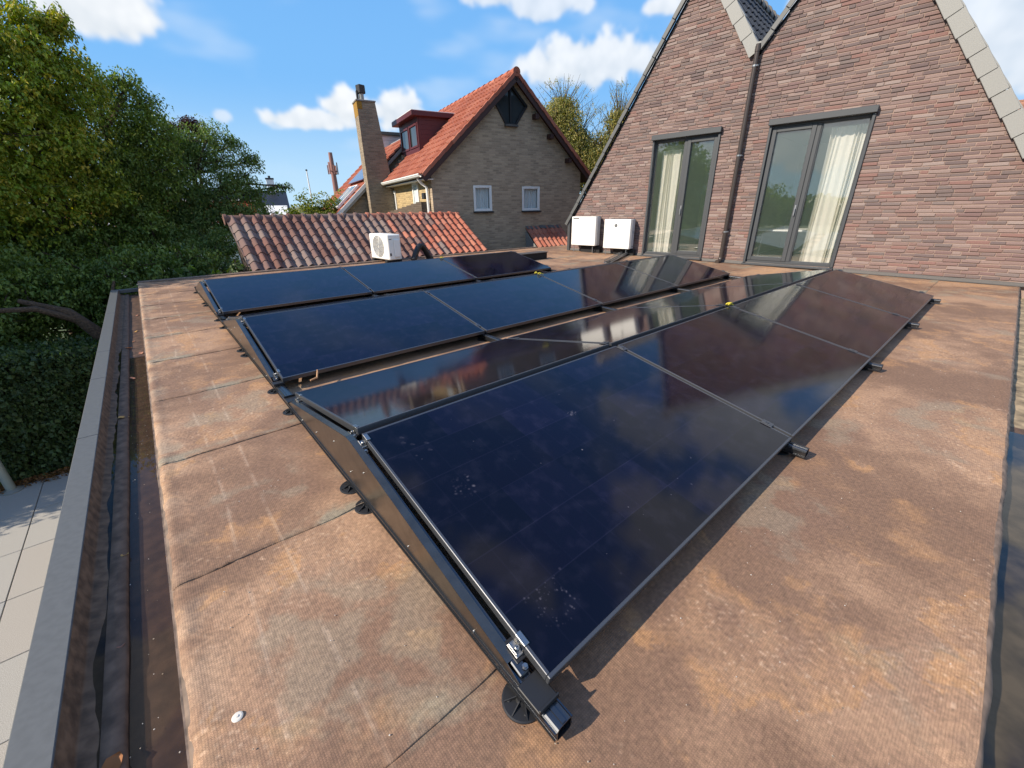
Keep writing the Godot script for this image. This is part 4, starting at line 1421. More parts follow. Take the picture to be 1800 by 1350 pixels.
	# balcony door, second door, light and parapet on the sunny side
	for q in [[-5.75, -4.05, 0.15, 1.80], [-1.85, -1.25, 0.15, 1.95]]:
		b = MB.new()
		for pc in [[q[0], q[0] + 0.09, q[2], q[3]], [q[1] - 0.09, q[1], q[2], q[3]], [q[0] + 0.09, q[1] - 0.09, q[3] - 0.09, q[3]], [q[0] + 0.09, q[1] - 0.09, q[2], q[2] + 0.12]]:
			b.bx(-1.70, -1.645, pc[2], pc[3], pc[0], pc[1], 0.004)
		if q[1] - q[0] > 1.0: b.bx(-1.698, -1.645, q[2] + 0.12, q[3] - 0.09, q[0] + 0.55, q[0] + 0.66, 0.004)
		var dr := put(b, "balcony_door", M.white_paint, h)
		b = MB.new(); b.bx(-1.672, -1.668, q[2] + 0.1, q[3] - 0.08, q[0] + 0.08, q[1] - 0.08)
		put(b, "pane", M.net, dr)
	b = MB.new(); b.bx(-1.86, -1.66, 1.60, 1.72, -5.1, -4.8, 0.01)
	put(b, "wall_lamp", M.ink, h)
	b = MB.new(); b.bx(-1.80, -1.67, 1.42, 1.60, -0.62, -0.42, 0.01)
	put(b, "wall_lamp", M.ink, h)
	b = tinted(MB.new(), lin(104, 92, 80))
	for k in 7:
		b.bx(-1.95, -1.72, -3.0, 1.10 + k * 0.04, -4.05 + k * 0.54, -3.51 + k * 0.54 - 0.003)
	put(b, "balcony_parapet", M.far_brick, h)
	b = tinted(MB.new(), yellow)
	b.bx(-3.7, -1.96, -3.0, 0.74, -6.4, -3.8)
	b.bx(-3.72, -3.60, 0.74, 0.86, -6.4, -3.8); 
	put(b, "balcony_base", M.far_brick, h)
	# dormer
	b = MB.new()
	b.bx(-1.05, 0.9, 2.85, 4.02, -2.68, -2.60, 0.004); b.bx(-1.05, 0.9, 2.85, 4.02, -4.76, -4.68, 0.004)
	b.bx(-1.05, -0.97, 2.85, 3.12, -4.68, -2.68); b.bx(-1.05, -0.97, 3.88, 4.02, -4.68, -2.68); b.bx(-1.05, -0.97, 3.12, 3.88, -3.66, -3.58)
	for k in 8:
		b.bx(-0.98, 0.9, 2.95 + k * 0.14, 3.085 + k * 0.14, -2.598, -2.585)
	var dm := put(b, "dormer", M.maroon, h)
	b = MB.new(); b.bx(-1.28, 0.7, 4.02, 4.17, -4.9, -2.44, 0.012)
	put(b, "dormer_roof", M.maroon, dm)
	b = MB.new(); b.bx(-1.27, 0.75, 4.171, 4.19, -4.89, -2.45, 0.004)
	put(b, "roof_edge", M.white_paint, dm)
	for q in [[-3.56, -2.70], [-4.66, -3.68]]:
		b = MB.new()
		b.bx(-1.065, -1.0, 3.14, 3.20, q[0], q[1]); b.bx(-1.065, -1.0, 3.80, 3.86, q[0], q[1]); b.bx(-1.065, -1.0, 3.20, 3.80, q[0], q[0] + 0.06); b.bx(-1.065, -1.0, 3.20, 3.80, q[1] - 0.06, q[1])
		put(b, "dormer_casement", M.maroon, dm)
		b = MB.new(); b.bx(-1.03, -1.025, 3.18, 3.82, q[0] + 0.04, q[1] - 0.04)
		put(b, "dormer_pane", M.kite_glass, dm)
		b = MB.new(); b.bx(-1.0, -0.98, 3.18, 3.82, q[0] + 0.05, q[0] + 0.42, 0.003)
		put(b, "dormer_curtain", M.curtain, dm)
	b = MB.new()
	b.box(Transform3D(Basis(Vector3.BACK, atan(0.88)), Vector3(-1.20, 2.78, -3.68)), Vector3(0.38, 0.02, 2.2), 0.004)
	b.box(Transform3D(Basis(Vector3.BACK, atan(0.88)), Vector3(-0.3, 3.575, -2.54)), Vector3(2.2, 0.02, 0.10), 0.004)
	put(b, "lead_apron", M.verge, dm)
	# chimney: tapering stack with weathered head
	b = tinted(MB.new(), lin(150, 138, 120))
	b.prism(PackedVector2Array([Vector2(-2.64, -3.0), Vector2(-1.60, -3.0), Vector2(-1.66, 2.0), Vector2(-1.78, 2.87), Vector2(-1.955, 4.65), Vector2(-2.59, 4.65), Vector2(-2.60, 2.0)]), -4.92, -4.3)
	var ch := put(b, "chimney", M.far_brick, h)
	b = tinted(MB.new(), lin(150, 138, 120))
	for k in 5: b.bx(-1.80 + k * 0.16, -1.62 + k * 0.16, 1.9, 2.36 + k * 0.17, -4.5, -4.32)
	put(b, "stepped_shoulder", M.far_brick, ch)
	b = MB.new(); b.bx(-2.62, -1.93, 4.65, 4.70, -4.95, -4.27, 0.01)
	put(b, "cap_slab", M.concrete, ch)
	b = MB.new(); b.bx(-2.594, -2.586, 4.22, 4.645, -4.93, -4.29); b.bx(-2.59, -2.42, 4.42, 4.645, -4.298, -4.293)
	put(b, "lichen", M.lichen, ch)
	b = MB.new(); b.tube([Vector3(-2.33, 4.7, -4.6), Vector3(-2.33, 4.98, -4.6)], 0.085, 14)
	put(b, "flue_pipe", M.verge, ch)
	b = MB.new(); b.box(Transform3D(Basis(Vector3.UP, 0.4), Vector3(-2.33, 5.06, -4.6)), Vector3(0.24, 0.26, 0.24), 0.02); b.bx(-2.50, -2.43, 4.76, 5.02, -4.66, -4.56, 0.01)
	put(b, "cowl", M.black_void, ch)

	# the attached second house, lower roof with a solar panel, roof lights and a pale dormer
	var g := thing("terrace_house", "house behind the brick chimney with a blue solar panel and roof windows", "house", F)
	b = tinted(MB.new(), lin(150, 140, 122))
	b.prism(PackedVector2Array([Vector2(-3.78, -3.2), Vector2(1.0, -3.2), Vector2(1.0, 2.75), Vector2(-0.3, 3.86), Vector2(-3.78, 0.80)]), -11.9, -4.96)
	put(b, "wall", M.far_brick, g)
	b = MB.new()
	b.prism(PackedVector2Array([Vector2(-4.0, 0.74), Vector2(-0.3, 4.0), Vector2(-0.3, 3.87), Vector2(-4.0, 0.61)]), -12.0, -4.75)
	b.prism(PackedVector2Array([Vector2(1.2, 2.68), Vector2(-0.3, 4.0), Vector2(-0.3, 3.87), Vector2(1.2, 2.55)]), -12.0, -4.75)
	roof = put(b, "roof", M.verge, g)
	b = MB.new()
	far_tiles(b, Vector3(-4.05, 0.72, -12.0), Vector3(0, 0, 1), up, 7.25, 4.95, 0.205, 0.31, oranges)
	tag(put(b, "roof_tiles", M.clay, roof), "", "", "", "stuff")
	b = MB.new()
	b.box(Transform3D(Basis(Vector3.BACK, atan(0.88)), Vector3(-3.2, 1.50, -4.74)), Vector3(2.3, 0.12, 0.05), 0.004)
	put(b, "verge_board", M.white_paint, g)
	var S := Transform3D(Basis(Vector3.BACK, atan(0.88)), Vector3(-4.0, 0.80, 0))
	for q in [[2.05, 3.45, -8.6, -5.35]]:
		b = MB.new(); b.box(S * Transform3D(Basis(), Vector3((q[0] + q[1]) / 2, 0.13, (q[2] + q[3]) / 2)), Vector3(q[1] - q[0], 0.04, q[3] - q[2]), 0.004)
		put(b, "solar_panel", M.solar_far, g)
	for q in [[0.55, 1.75, -7.2, -6.5], [0.55, 1.75, -6.35, -5.3]]:
		b = MB.new(); b.box(S * Transform3D(Basis(), Vector3((q[0] + q[1]) / 2, 0.11, (q[2] + q[3]) / 2)), Vector3(q[1] - q[0], 0.09, q[3] - q[2]), 0.006)
		var rl := put(b, "roof_window", M.white_paint, g)
		b = MB.new(); b.box(S * Transform3D(Basis(), Vector3((q[0] + q[1]) / 2, 0.158, (q[2] + q[3]) / 2)), Vector3(q[1] - q[0] - 0.14, 0.01, q[3] - q[2] - 0.14))
		put(b, "roof_pane", M.kite_glass, rl)
	b = MB.new(); b.bx(-0.75, 0.6, 2.9, 4.35, -11.5, -9.0)
	for k in 9: b.bx(-0.77, 0.6, 2.95 + k * 0.15, 3.09 + k * 0.15, -9.0, -8.985)
	put(b, "pale_dormer", M.pale_clad, g)
	b = MB.new(); b.bx(-0.95, 0.8, 4.35, 4.48, -11.6, -8.85, 0.01)
	put(b, "dormer_roof", M.lead, g)


func tile_shed() -> void:
	# low shed right behind the flat roof: one slope of old S-tiles towards us
	var h := thing("tile_shed", "low shed with a lichen-worn red pantile roof behind the panels", "shed")
	var x0 := 1.55
	var x1 := 7.72
	var e := Vector3(x0, -0.10, -10.05)
	var top := Vector3(x0, 0.90, -11.55)
	var ups := (top - e)
	var slope := ups.length()
	ups = ups.normalized()
	var b := MB.new()
	b.prism(PackedVector2Array([Vector2(10.03, -0.20), Vector2(11.55, 0.82), Vector2(11.66, 0.76), Vector2(11.66, -3.1), Vector2(10.2, -3.1), Vector2(10.2, -0.25)]), x0 + 0.10, x1 - 0.12, Transform3D(Basis(Vector3(0, 0, -1), Vector3(0, 1, 0), Vector3(1, 0, 0)), Vector3.ZERO))
	put(b, "body", M.dark_brick, h)
	b = MB.new()
	b.box(Transform3D(Basis(Vector3.RIGHT, ups.signed_angle_to(Vector3(0, 0, -1), Vector3.LEFT)), Vector3(x0 + 0.03, 0.36, -10.80)), Vector3(0.03, 0.16, slope + 0.1), 0.004)
	put(b, "verge_board", M.black_void, h)
	var cols := 29
	var rows := 7
	var tw := (x1 - x0) / cols
	var tl := slope / rows
	var ang := atan2(ups.y, -ups.z)
	var shapes := []
	for k in 3: shapes.append(pantile(tw, tl * 1.14, 0.078, 10, 0.022))
	var worn := []
	for t in [[122, 92, 84], [126, 95, 86], [134, 100, 90], [130, 101, 93], [132, 105, 98], [134, 111, 104], [136, 116, 108], [142, 124, 116]]: worn.append(lin(t[0], t[1], t[2]))
	var fresh := []
	for t in [[180, 114, 94], [190, 126, 104], [172, 106, 88], [178, 118, 100]]: fresh.append(lin(t[0], t[1], t[2]))
	var made := {}
	var lichen := noise(0.16, 2)
	for r in rows:
		for cI in cols:
			var f: float = (cI - 3 + R(-5, 5)) / cols
			var set: Array = fresh if f > 0.62 else worn
			var patch := lichen.get_noise_2d(cI * 1.0, r * 1.6) * 0.9 + 0.5 + R(-0.28, 0.28)
			var t: int = clampi(int(patch * set.size()), 0, set.size() - 1)
			var key := "%s%d%d" % ["f" if f > 0.62 else "w", t, rng.randi() % 3]
			if not made.has(key):
				var one := MB.new(); one.add(shapes[int(key[2])], Transform3D(), set[t]); made[key] = one.mesh()
			var T := Transform3D(Basis(Vector3.RIGHT, ang + 0.012) * Basis(Vector3.UP, R(-0.012, 0.012)), e + Vector3(cI * tw, 0.03 + R(-0.003, 0.004), 0) + ups * (r * tl))
			put(made[key], "roof_tile", M.clay, h, T)
	for k in 19:
		var f := k / 19.0
		b = MB.new()
		b.col = fresh[rng.randi() % 4] if f > 0.52 else worn[rng.randi() % 8]
		var px := lerpf(x0 - 0.02, x1 + 0.02, f)
		var w := (x1 - x0 + 0.04) / 19.0
		b.tube([Vector3(px - 0.02, 0.935, -11.56), Vector3(px + 0.03, 0.935, -11.56), Vector3(px + 0.035, 0.93, -11.56), Vector3(px + w, 0.925, -11.56)], [0.115, 0.115, 0.098, 0.090], 14)
		put(b, "ridge_tile", M.clay, h)
	b = MB.new()
	for k in 20: b.box(Transform3D(Basis(Vector3.UP, R(-0.4, 0.4)), Vector3(lerpf(x0 + 0.1, x1 - 0.1, k / 19.0), 0.85, -11.46)), Vector3(0.2, 0.05, 0.08), 0.02)
	put(b, "mortar_bed", M.concrete, h)

	# little lean-to against the gable
	var l := thing("lean_to", "small lean-to with a few orange tiles and lead flashing against the brick gable", "lean-to", neighbour_frame())
	var A := Vector3(1.66, 0.42, 0.05)
	var up2 := Vector3(0, -0.60, 0.82)
	var n2 := up2.length()
	var d2 := -up2.normalized()
	var ang2 := atan2(d2.y, -d2.z)
	var one := pantile(0.19, n2 / 3 * 1.15, 0.05, 6, 0.014)
	var tints := []
	for t in fresh:
		var q := MB.new(); q.add(one, Transform3D(), t); tints.append(q.mesh())
	for r in 3:
		for cI in 8:
			put(tints[rng.randi() % 4], "roof_tile", M.clay, l, Transform3D(Basis(Vector3.RIGHT, ang2), A + up2 + d2 * (r * n2 / 3) + Vector3(cI * 0.185, 0.02, 0)))
	b = MB.new()
	b.prism(PackedVector2Array([Vector2(0.0, 0.36), Vector2(0.80, -0.22), Vector2(0.80, -0.27), Vector2(0.0, -0.27)]), -0.015, 0.015, Transform3D(Basis(Vector3(0, 0, 1), Vector3(0, 1, 0), Vector3(-1, 0, 0)), Vector3(1.68, 0, 0.0)))
	b.bx(1.67, 3.16, -3.0, -0.26, 0.0, 0.72)
	put(b, "body", M.concrete, l)
	b = MB.new()
	for k in 8: b.box(Transform3D(Basis(Vector3.RIGHT, 0.55) * Basis(Vector3.UP, R(-0.05, 0.05)), Vector3(1.74 + k * 0.187, 0.475 + R(-0.01, 0.012), 0.075)), Vector3(0.18, 0.012, 0.17), 0.004)
	put(b, "lead_flashing", M.cap, l)
	b = MB.new()
	b.tube([Vector3(2.4, -0.20, 0.86), Vector3(2.6, -0.12, 0.90), Vector3(2.75, -0.2, 0.9), Vector3(2.95, -0.13, 0.88), Vector3(3.1, -0.22, 0.9)], 0.03, 8)
	b.bx(1.9, 3.2, -0.30, -0.24, 0.70, 1.0)
	put(b, "pipes", M.grey_steel, l)


func simple_house(called: String, label: String, at: Transform3D, w: float, d: float, eave: float, ridge: float, wall: Material, tones: Array, roof_mat: Material) -> Node3D:
	# ridge along local z; gable towards +z
	var h := thing(called, label, "house", at)
	var b := tinted(MB.new(), lin(196, 182, 160))
	b.prism(PackedVector2Array([Vector2(-w / 2, 0), Vector2(w / 2, 0), Vector2(w / 2, eave), Vector2(0, ridge - 0.1), Vector2(-w / 2, eave)]), -d, 0)
	put(b, "wall", wall, h)
	b = MB.new()
	for s in [-1.0, 1.0]:
		b.prism(PackedVector2Array([Vector2(s * (w / 2 + 0.3), eave - 0.25), Vector2(0, ridge), Vector2(0, ridge - 0.12), Vector2(s * (w / 2 + 0.3), eave - 0.37)]), -d - 0.2, 0.2)
	var r := put(b, "roof", roof_mat if tones.is_empty() else M.verge, h)
	b = MB.new()
	if tones.is_empty(): return h
	var rise := Vector3(w / 2 + 0.3, ridge - eave + 0.25, 0)
	far_tiles(b, Vector3(-w / 2 - 0.3, eave - 0.25, -d - 0.2), Vector3(0, 0, 1), rise.normalized(), d + 0.4, rise.length(), 0.24, 0.34, tones)
	far_tiles(b, Vector3(w / 2 + 0.3, eave - 0.25, 0.2), Vector3(0, 0, -1), Vector3(-rise.x, rise.y, 0).normalized(), d + 0.4, rise.length(), 0.24, 0.34, tones)
	tag(put(b, "roof_tiles", roof_mat, r), "", "", "", "stuff")
	return h


func far_buildings() -> void:
	var brown := [lin(150, 106, 84), lin(164, 118, 92), lin(142, 98, 80)]
	var h := simple_house("far_house", "distant house with a weathered brown tiled roof below the red and white mast", Transform3D(Basis(Vector3.UP, -1.1), Vector3(14.6, GROUND, -36.2)), 5.6, 9.0, 4.3, 6.75, M.far_brick, brown, M.clay)
	var b := MB.new(); b.bx(-0.35, 0.35, 5.9, 7.35, -3.2, -2.6, 0.02)
	put(b, "chimney", M.white_paint, h)
	var black := [lin(58, 58, 62), lin(66, 64, 66)]
	h = simple_house("dark_roof_house", "distant white house with a dark roof, half hidden by the left trees", Transform3D(Basis(Vector3.UP, 1.35), Vector3(10.9, GROUND, -44.2)), 7.0, 10.0, 3.6, 5.62, M.white_paint, [], M.black_tile)
	b = MB.new(); b.bx(-0.3, 0.3, 4.6, 6.5, -1.2, -0.6, 0.02)
	put(b, "chimney", M.white_paint, h)
	b = MB.new(); b.bx(-0.34, 0.34, 6.5, 6.62, -1.24, -0.56, 0.02); b.tube([Vector3(0, 6.6, -0.9), Vector3(0, 6.8, -0.9)], 0.1, 8)
	put(b, "chimney_cap", M.ink, h)
	h = simple_house("red_roof_house", "distant low house with a red roof behind the shed ridge, under the left trees", Transform3D(Basis(Vector3.UP, 1.2), Vector3(6.4, GROUND, -33.0)), 6.0, 9.0, 3.3, 4.75, M.white_paint, [lin(176, 84, 66), lin(164, 76, 60)], M.clay)
	# mast with aerials
	var m := thing("radio_mast", "distant reddish radio mast with aerials above the roofs", "mast", Transform3D(Basis(), Vector3(20.0, GROUND, -56.6)))
	b = MB.new(); b.tube([Vector3(0, 0, 0), Vector3(0, 7.2, 0), Vector3(0, 10.25, 0)], [0.36, 0.30, 0.22], 14)
	put(b, "shaft", M.mast, m)
	for a in 6:
		b = MB.new()
		var an := a * TAU / 6
		b.bx(-0.09, 0.09, 7.9, 8.9 + (0.3 if a % 2 else 0.0), 0.50, 0.60, 0.01); b.bx(-0.03, 0.03, 8.2, 8.3, 0.2, 0.52)
		put(b, "aerial", M.mast, m, Transform3D(Basis(Vector3.UP, an), Vector3.ZERO))
	# flag pole
	var f := thing("flag_pole", "thin white distant pole left of the radio mast", "pole", Transform3D(Basis(), Vector3(12.88, GROUND, -43.1)))
	b = MB.new(); b.tube([Vector3(0, 0, 0), Vector3(0, 7.2, 0)], [0.07, 0.05], 8)
	put(b, "shaft", M.white_paint, f)
	b = MB.new(); b.lathe([Vector2(0, 7.2), Vector2(0.09, 7.25), Vector2(0.09, 7.32), Vector2(0, 7.38)], 10)
	put(b, "knob", M.ink, f)
	# house behind the right verge
	var moss := [lin(150, 112, 84), lin(164, 126, 92), lin(138, 104, 84)]
	h = thing("brown_roof_house", "house with mossy brown tiled roof behind the brick house's right-hand verge", "house", Transform3D(Basis(Vector3.UP, -PI / 2 + 0.1), Vector3(21.9, 0, 0.2)))
	b = tinted(MB.new(), lin(160, 140, 120))
	b.bx(-0.6, 5.0, GROUND, 3.70, -2.0, -0.4)
	put(b, "wall", M.far_brick, h)
	b = MB.new(); b.prism(PackedVector2Array([Vector2(-0.1, 3.72), Vector2(0.98, 4.62), Vector2(2.1, 3.72)]), -0.9, 5.3, Transform3D(Basis(Vector3(0, 0, -1), Vector3(0, 1, 0), Vector3(1, 0, 0)), Vector3.ZERO))
	var rr := put(b, "roof", M.verge, h)
	b = MB.new()
	far_tiles(b, Vector3(-1.2, 3.76, 0.12), Vector3(1, 0, 0), Vector3(0, 1.0, -1.28).normalized(), 6.4, 1.35, 0.23, 0.32, moss)
	tag(put(b, "roof_tiles", M.clay, rr), "", "", "", "stuff")
	for k in 16:
		b = tinted(MB.new(), lin(190, 150, 90) if k % 3 else lin(170, 120, 84))
		b.tube([Vector3(-1.2 + k * 0.4, 4.66, -0.98), Vector3(-0.79 + k * 0.4, 4.65, -0.98)], [0.12, 0.105], 10)
		put(b, "ridge_tile", M.clay, rr)
	b = MB.new(); b.bx(-0.9, 5.2, 3.58, 3.74, 0.08, 0.24, 0.02)
	put(b, "gutter", M.white_paint, h)


func panel_proto() -> Node3D:
	var o := Node3D.new()
	var b := MB.new()
	b.bx(0, PLEN, -0.032, 0, -0.011, 0, 0.0016); b.bx(0, PLEN, -0.032, 0, -PWID, -PWID + 0.011, 0.0016)
	b.bx(0, 0.011, -0.032, -0.0002, -PWID + 0.011, -0.011, 0.0016); b.bx(PLEN - 0.011, PLEN, -0.032, -0.0002, -PWID + 0.011, -0.011, 0.0016)
	b.bx(0.011, PLEN - 0.011, -0.032, -0.0305, -0.032, -0.011); b.bx(0.011, PLEN - 0.011, -0.032, -0.0305, -PWID + 0.011, -PWID + 0.032)
	put(b, "frame", M.frame, o)
	b = MB.new()
	var q := [Vector3(0.010, -0.0012, -0.010), Vector3(PLEN - 0.010, -0.0012, -0.010), Vector3(PLEN - 0.010, -0.0012, -PWID + 0.010), Vector3(0.010, -0.0012, -PWID + 0.010)]
	var t := [Vector2(0, 1), Vector2(1, 1), Vector2(1, 0), Vector2(0, 0)]
	b.tri_n(q[0], q[1], q[2], Vector3.UP, Vector3.UP, Vector3.UP, t[0], t[1], t[2])
	b.tri_n(q[0], q[2], q[3], Vector3.UP, Vector3.UP, Vector3.UP, t[0], t[2], t[3])
	put(b, "cells", M.panel[0], o)
	b = MB.new(); b.bx(0.0105, PLEN - 0.0105, -0.008, -0.004, -PWID + 0.0105, -0.0105)
	put(b, "backsheet", M.backsheet, o)
	return o


func tube_profile(w: float, h: float, t: float) -> Array:
	var outer := []; var inner := []
	for c in [[1, 1, 0], [-1, 1, 90], [-1, -1, 180], [1, -1, 270]]:
		for i in 4:
			var a := deg_to_rad(c[2] + i * 30.0)
			var r := 0.011
			outer.append(Vector2(c[0] * (w / 2 - r) + r * cos(a), c[1] * (h / 2 - r) + r * sin(a)))
			inner.append(Vector2(c[0] * (w / 2 - r) + (r - t) * cos(a), c[1] * (h / 2 - r) + (r - t) * sin(a)))
	return [outer, inner]


func hollow_bar(b: MB, x: float, y: float, z0: float, z1: float, w: float, h: float) -> void:
	var pr := tube_profile(w, h, 0.003)
	for i in 16:
		var j := (i + 1) % 16
		var a: Vector2 = pr[0][i]; var d: Vector2 = pr[0][j]; var ai: Vector2 = pr[1][i]; var di: Vector2 = pr[1][j]
		var o := Vector3(x, y, 0)
		b.quad(o + Vector3(a.x, a.y, z1), o + Vector3(a.x, a.y, z0), o + Vector3(d.x, d.y, z0), o + Vector3(d.x, d.y, z1))
		b.quad(o + Vector3(ai.x, ai.y, z0), o + Vector3(ai.x, ai.y, z1), o + Vector3(di.x, di.y, z1), o + Vector3(di.x, di.y, z0))
		b.quad(o + Vector3(ai.x, ai.y, z1), o + Vector3(a.x, a.y, z1), o + Vector3(d.x, d.y, z1), o + Vector3(di.x, di.y, z1))
		b.quad(o + Vector3(a.x, a.y, z0), o + Vector3(ai.x, ai.y, z0), o + Vector3(di.x, di.y, z0), o + Vector3(d.x, d.y, z0))


func foot_mesh() -> MB:
	var b := MB.new()
	b.lathe([Vector2(0.0, 0.001), Vector2(0.058, 0.001), Vector2(0.058, 0.0045), Vector2(0.054, 0.006), Vector2(0.022, 0.007), Vector2(0.019, 0.016), Vector2(0.0, 0.016)], 28)
	for k in 8:
		var a := TAU * k / 8 + 0.2
		var T := Transform3D(Basis(Vector3.UP, a), Vector3.ZERO)
		b.prism(PackedVector2Array([Vector2(0.016, 0.005), Vector2(0.053, 0.005), Vector2(0.053, 0.0075), Vector2(0.020, 0.019), Vector2(0.016, 0.019)]), -0.0013, 0.0013, T)
	for k in 4:
		var a := TAU * k / 4 + 0.6
		b.lathe([Vector2(0.0, 0.0085), Vector2(0.0045, 0.0085), Vector2(0.006, 0.006)], 8, Transform3D(Basis(), Vector3(0.038 * cos(a), 0.0005, 0.038 * sin(a))))
	return b


func end_clamp_mesh() -> Array:   # black base, bright clip and bolt; x towards the panel, z along the slope
	var base := MB.new()
	base.bx(-0.026, 0.012, -0.004, 0.003, -0.032, 0.032, 0.0015)
	base.bx(-0.024, -0.004, -0.028, -0.004, -0.020, 0.020, 0.002)
	var m := MB.new()
	m.bx(-0.020, 0.004, 0.003, 0.007, -0.022, 0.022, 0.0015)
	m.bx(0.004, 0.0075, 0.003, 0.036, -0.020, 0.020, 0.0012); m.bx(0.004, 0.022, 0.033, 0.0365, -0.020, 0.020, 0.0012)
	m.bx(-0.020, -0.0165, 0.007, 0.018, -0.018, 0.018, 0.0012)
	var bolt := MB.new()
	bolt.lathe([Vector2(0.0, 0.007), Vector2(0.0105, 0.007), Vector2(0.0105, 0.009), Vector2(0.0075, 0.009), Vector2(0.0075, 0.019), Vector2(0.0055, 0.021), Vector2(0.003, 0.021), Vector2(0.003, 0.017), Vector2(0.0, 0.017)], 14, Transform3D(Basis(), Vector3(-0.006, 0, 0.004)))
	bolt.lathe([Vector2(0.0, 0.003), Vector2(0.009, 0.003), Vector2(0.009, 0.005), Vector2(0.006, 0.005), Vector2(0.006, 0.012), Vector2(0.0, 0.012)], 6, Transform3D(Basis(), Vector3(-0.014, 0.0, 0.048)))
	return [base, m, bolt]


func slope_frame(row: Array, x: float, along: float, lift := 0.0) -> Transform3D:   # a point on a row's plane, `along` metres up from the low edge; local -z runs up the slope
	var B := Basis(Vector3.RIGHT, TILT) if row[1] > 0 else Basis(Vector3.UP, PI) * Basis(Vector3.RIGHT, TILT)
	return Transform3D(B, Vector3(x, LOW, row[0]) + B * Vector3(0, lift, -along))


